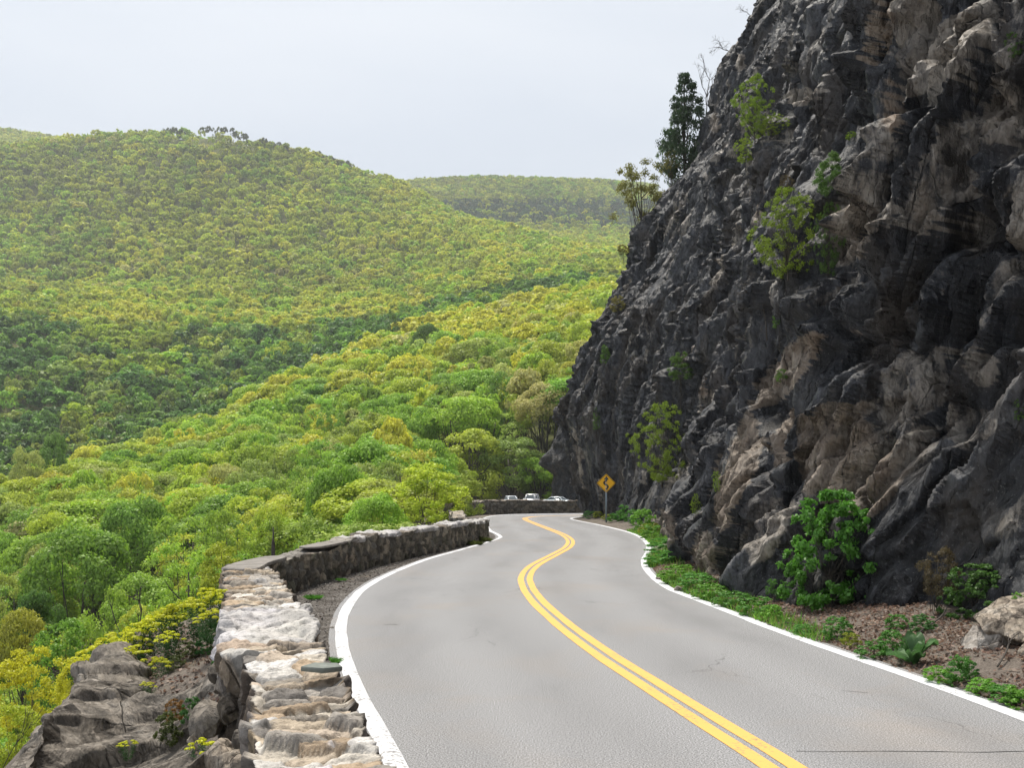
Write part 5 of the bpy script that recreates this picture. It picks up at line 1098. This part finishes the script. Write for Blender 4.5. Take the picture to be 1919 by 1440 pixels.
# thin black border line and the winding arrow, each a hair proud of the panel
P = []; 
for r in (hd - .035, hd - .06):
    P.append(np.array([(r, 0), (0, r), (-r, 0), (0, -r)]))
A = [np.column_stack([q[:, 0], np.full(4, .001), q[:, 1] + zc]) for q in P]; MB().grid(np.stack(A, 0), wrap=True).build('border', BLACK, sg)
cur = spline(np.array([(0.0, -.70), (.09, -.56), (.19, -.40), (.10, -.24), (-.12, -.12), (-.23, .03), (-.14, .17), (.01, .27), (.02, .40)]) * hd * .98, n=60); nn = normals2(cur); w = .075 * hd / .52
m = MB().grid(np.stack([np.column_stack([cur[:, 0] + nn[:, 0] * s * w * .62, np.full(60, 0.0), cur[:, 1] + nn[:, 1] * s * w * .62 + zc]) for s in (-1, 1)], 1))
m.add(np.array([(-.24 * hd, 0, .36 * hd + zc), (.27 * hd, 0, .36 * hd + zc), (.02 * hd, 0, .74 * hd + zc)]), np.array([[0, 1, 2]])); m.build('arrow', BLACK, sg)
for zz_ in (-.25, .25): MB().tube(np.array([(0, -.004, zc + zz_), (0, .02, zc + zz_)]), .012, 8).build('bolt', STEEL, sg)

# ================================================================ PARKED CARS
GLASS = principled('car_glass', (.05, .065, .075), .06, spec=.8); TYRE = principled('tyre', (.015, .015, .016), .85); RIM = principled('rim', (.5, .51, .53), .35, .8)
LAMP = principled('lamp_glass', (.72, .72, .68), .15); DARKP = principled('dark_plastic', (.02, .02, .022), .6); PLATE = principled('plate', (.30, .32, .55), .5); REDL = principled('tail_lamp', (.35, .02, .02), .25)
def car(label, name, loc, rz, L, Wd, H, paint_col, hood, boot, cab):
    """x forward; hood / boot = height of bonnet and rear deck, cab = base and roof x of the greenhouse (rear base, rear roof, front roof, front base)"""
    P_ = principled('car_paint', paint_col, .28, .15); r = empty(name, loc, label, 'car', 'cars parked at the lookout', rz); hw = Wd / 2; n_ = 29; xs = np.linspace(-L / 2, L / 2, n_); u = xs / (L / 2)
    w = hw * (1 - .16 * np.abs(u) ** 5); belt = .92 if H < 1.55 else 1.05
    zt_ = np.interp(xs, [-L / 2, -L / 2 + .08, cab[0], cab[3], L / 2 - .35, L / 2 - .04, L / 2], [boot - .22, boot - .02, max(boot, belt - .02), belt - .02, hood - .05, hood - .20, hood - .35])
    zb = .26 + .10 * np.abs(u) ** 6
    rings = []
    for x_, w_, t_, b_ in zip(xs, w, zt_, zb):
        pr = [(0, b_), (.85, b_), (.97, b_ + .07), (1, (b_ + t_) * .5), (.985, t_ - .13), (.93, t_ - .03), (.75, t_), (0, t_ + .02)]; half = [(y_ * w_, z_) for y_, z_ in pr]
        ring = half + [(-y_, z_) for y_, z_ in half[-2:0:-1]]; rings.append([(x_, y_, z_) for y_, z_ in ring])
    G = np.array(rings); m = MB().grid(G.transpose(0, 1, 2), wrap=True); k = G.shape[1]; m.add(G[0], np.array([np.arange(k)])); m.add(G[-1], np.array([np.arange(k)[::-1]])); body = m.build('body', P_, r, True)
    a, b, c, d = cab; bw, rw = hw * .90, hw * .70
    def ring(xa, xb, y_, z_, rd=.12): return np.array([(xa, -y_ + rd, z_), (xa, y_ - rd, z_), (xa + rd * .6, y_, z_), (xb - rd * .6, y_, z_), (xb, y_ - rd, z_), (xb, -y_ + rd, z_), (xb - rd * .6, -y_, z_), (xa + rd * .6, -y_, z_)])
    g0, g1 = ring(a, d, bw, belt - .04), ring(b, c, rw, H - .05); m = MB().grid(np.stack([g0, g0 * .3 + g1 * .7, g1], 0), wrap=True); m.build('windows', GLASS, r)
    m = MB(); tops = ring(b - .05, c + .06, rw + .03, H - .07), ring(b, c, rw, H - .02), ring(b + .15, c - .15, rw - .14, H); m.grid(np.stack(tops, 0), wrap=True); m.add(tops[-1], np.array([np.arange(8)[::-1]]))
    m.build('roof', P_, r, True)
    m = MB()
    for i_ in (1, 2, 3, 4, 5, 6, 7, 0): m.tube(np.stack([g0[i_], g1[i_]]) * np.array([1, 1.012, 1]), .035, 5)
    xm = (b + c) / 2
    for s in (-1, 1): m.tube(np.array([(xm, s * bw * 1.005, belt - .04), (xm, s * rw * 1.01, H - .05)]), .04, 5)
    m.build('pillars', P_, r)
    for sx in (-1, 1):
        for sy in (-1, 1):
            xw_ = sx * L * .31; R0 = .33 if H < 1.55 else .37; an = np.linspace(0, 2 * math.pi, 28, endpoint=False)
            pr = [(R0 * .62, 0), (R0 * .9, -.005), (R0, .03), (R0, .18), (R0 * .9, .21)]
            wh = MB().grid(np.array([[(xw_ + rr * math.cos(t), sy * (hw - .005 - dd), R0 + rr * math.sin(t)) for t in an] for rr, dd in pr]), wrap=True).build('wheel', TYRE, r, True)
            m = MB()
            for q in range(5):
                t = q * 2 * math.pi / 5; m.tube(np.array([(xw_, sy * (hw - .02), R0), (xw_ + .6 * R0 * math.cos(t), sy * (hw - .012), R0 + .6 * R0 * math.sin(t))]), .035, 5)
            m.grid(np.array([[(xw_ + rr * math.cos(t), sy * (hw - dd), R0 + rr * math.sin(t)) for t in an] for rr, dd in ((.64 * R0, .01), (.56 * R0, .0), (.54 * R0, .06))]), wrap=True); m.build('rim', RIM, wh)
    for sy in (-1, 1):
        MB().box((L / 2 - .10, sy * hw * .68, hood - .26), (.16, hw * .36, .14), 0, None, .8).build('headlight', LAMP, r)
        MB().box((-L / 2 + .05, sy * hw * .72, boot - .22), (.14, hw * .3, .16)).build('tail_light', REDL, r)
        m = MB().box((d - .15, sy * (hw + .06), belt + .03), (.12, .18, .13), 0, None, .8); m.build('mirror', P_, r)
    MB().box((L / 2 - .015, 0, hood - .30), (.05, hw * .8, .13)).build('grille', DARKP, r)
    MB().box((L / 2 - .02, 0, .38), (.10, hw * 1.5, .12)).build('bumper', DARKP, r)
    MB().box((L / 2 + .02, 0, .52), (.02, .32, .15)).build('number_plate', PLATE, r)
    return r
def car_at(px, d): return ((px - CX) * d / F, d, -.70)
car('pale silver hatchback parked nearest the trees, nose to the wall', 'parked_car', car_at(959, 150), math.radians(-78), 4.1, 1.75, 1.52, (.62, .66, .72), .96, 1.0, (-1.85, -1.45, .35, 1.15))
car('white sport utility vehicle, tallest of the parked cars, in the middle', 'parked_car', car_at(996, 150), math.radians(-104), 4.5, 1.85, 1.80, (.74, .75, .78), 1.12, 1.1, (-2.1, -1.9, .45, 1.0))
car('silver sedan parked slanting, next to the rock buttress', 'parked_car', car_at(1047, 148), math.radians(-32), 4.6, 1.78, 1.42, (.58, .64, .68), .93, .98, (-1.75, -.95, .40, 1.25))
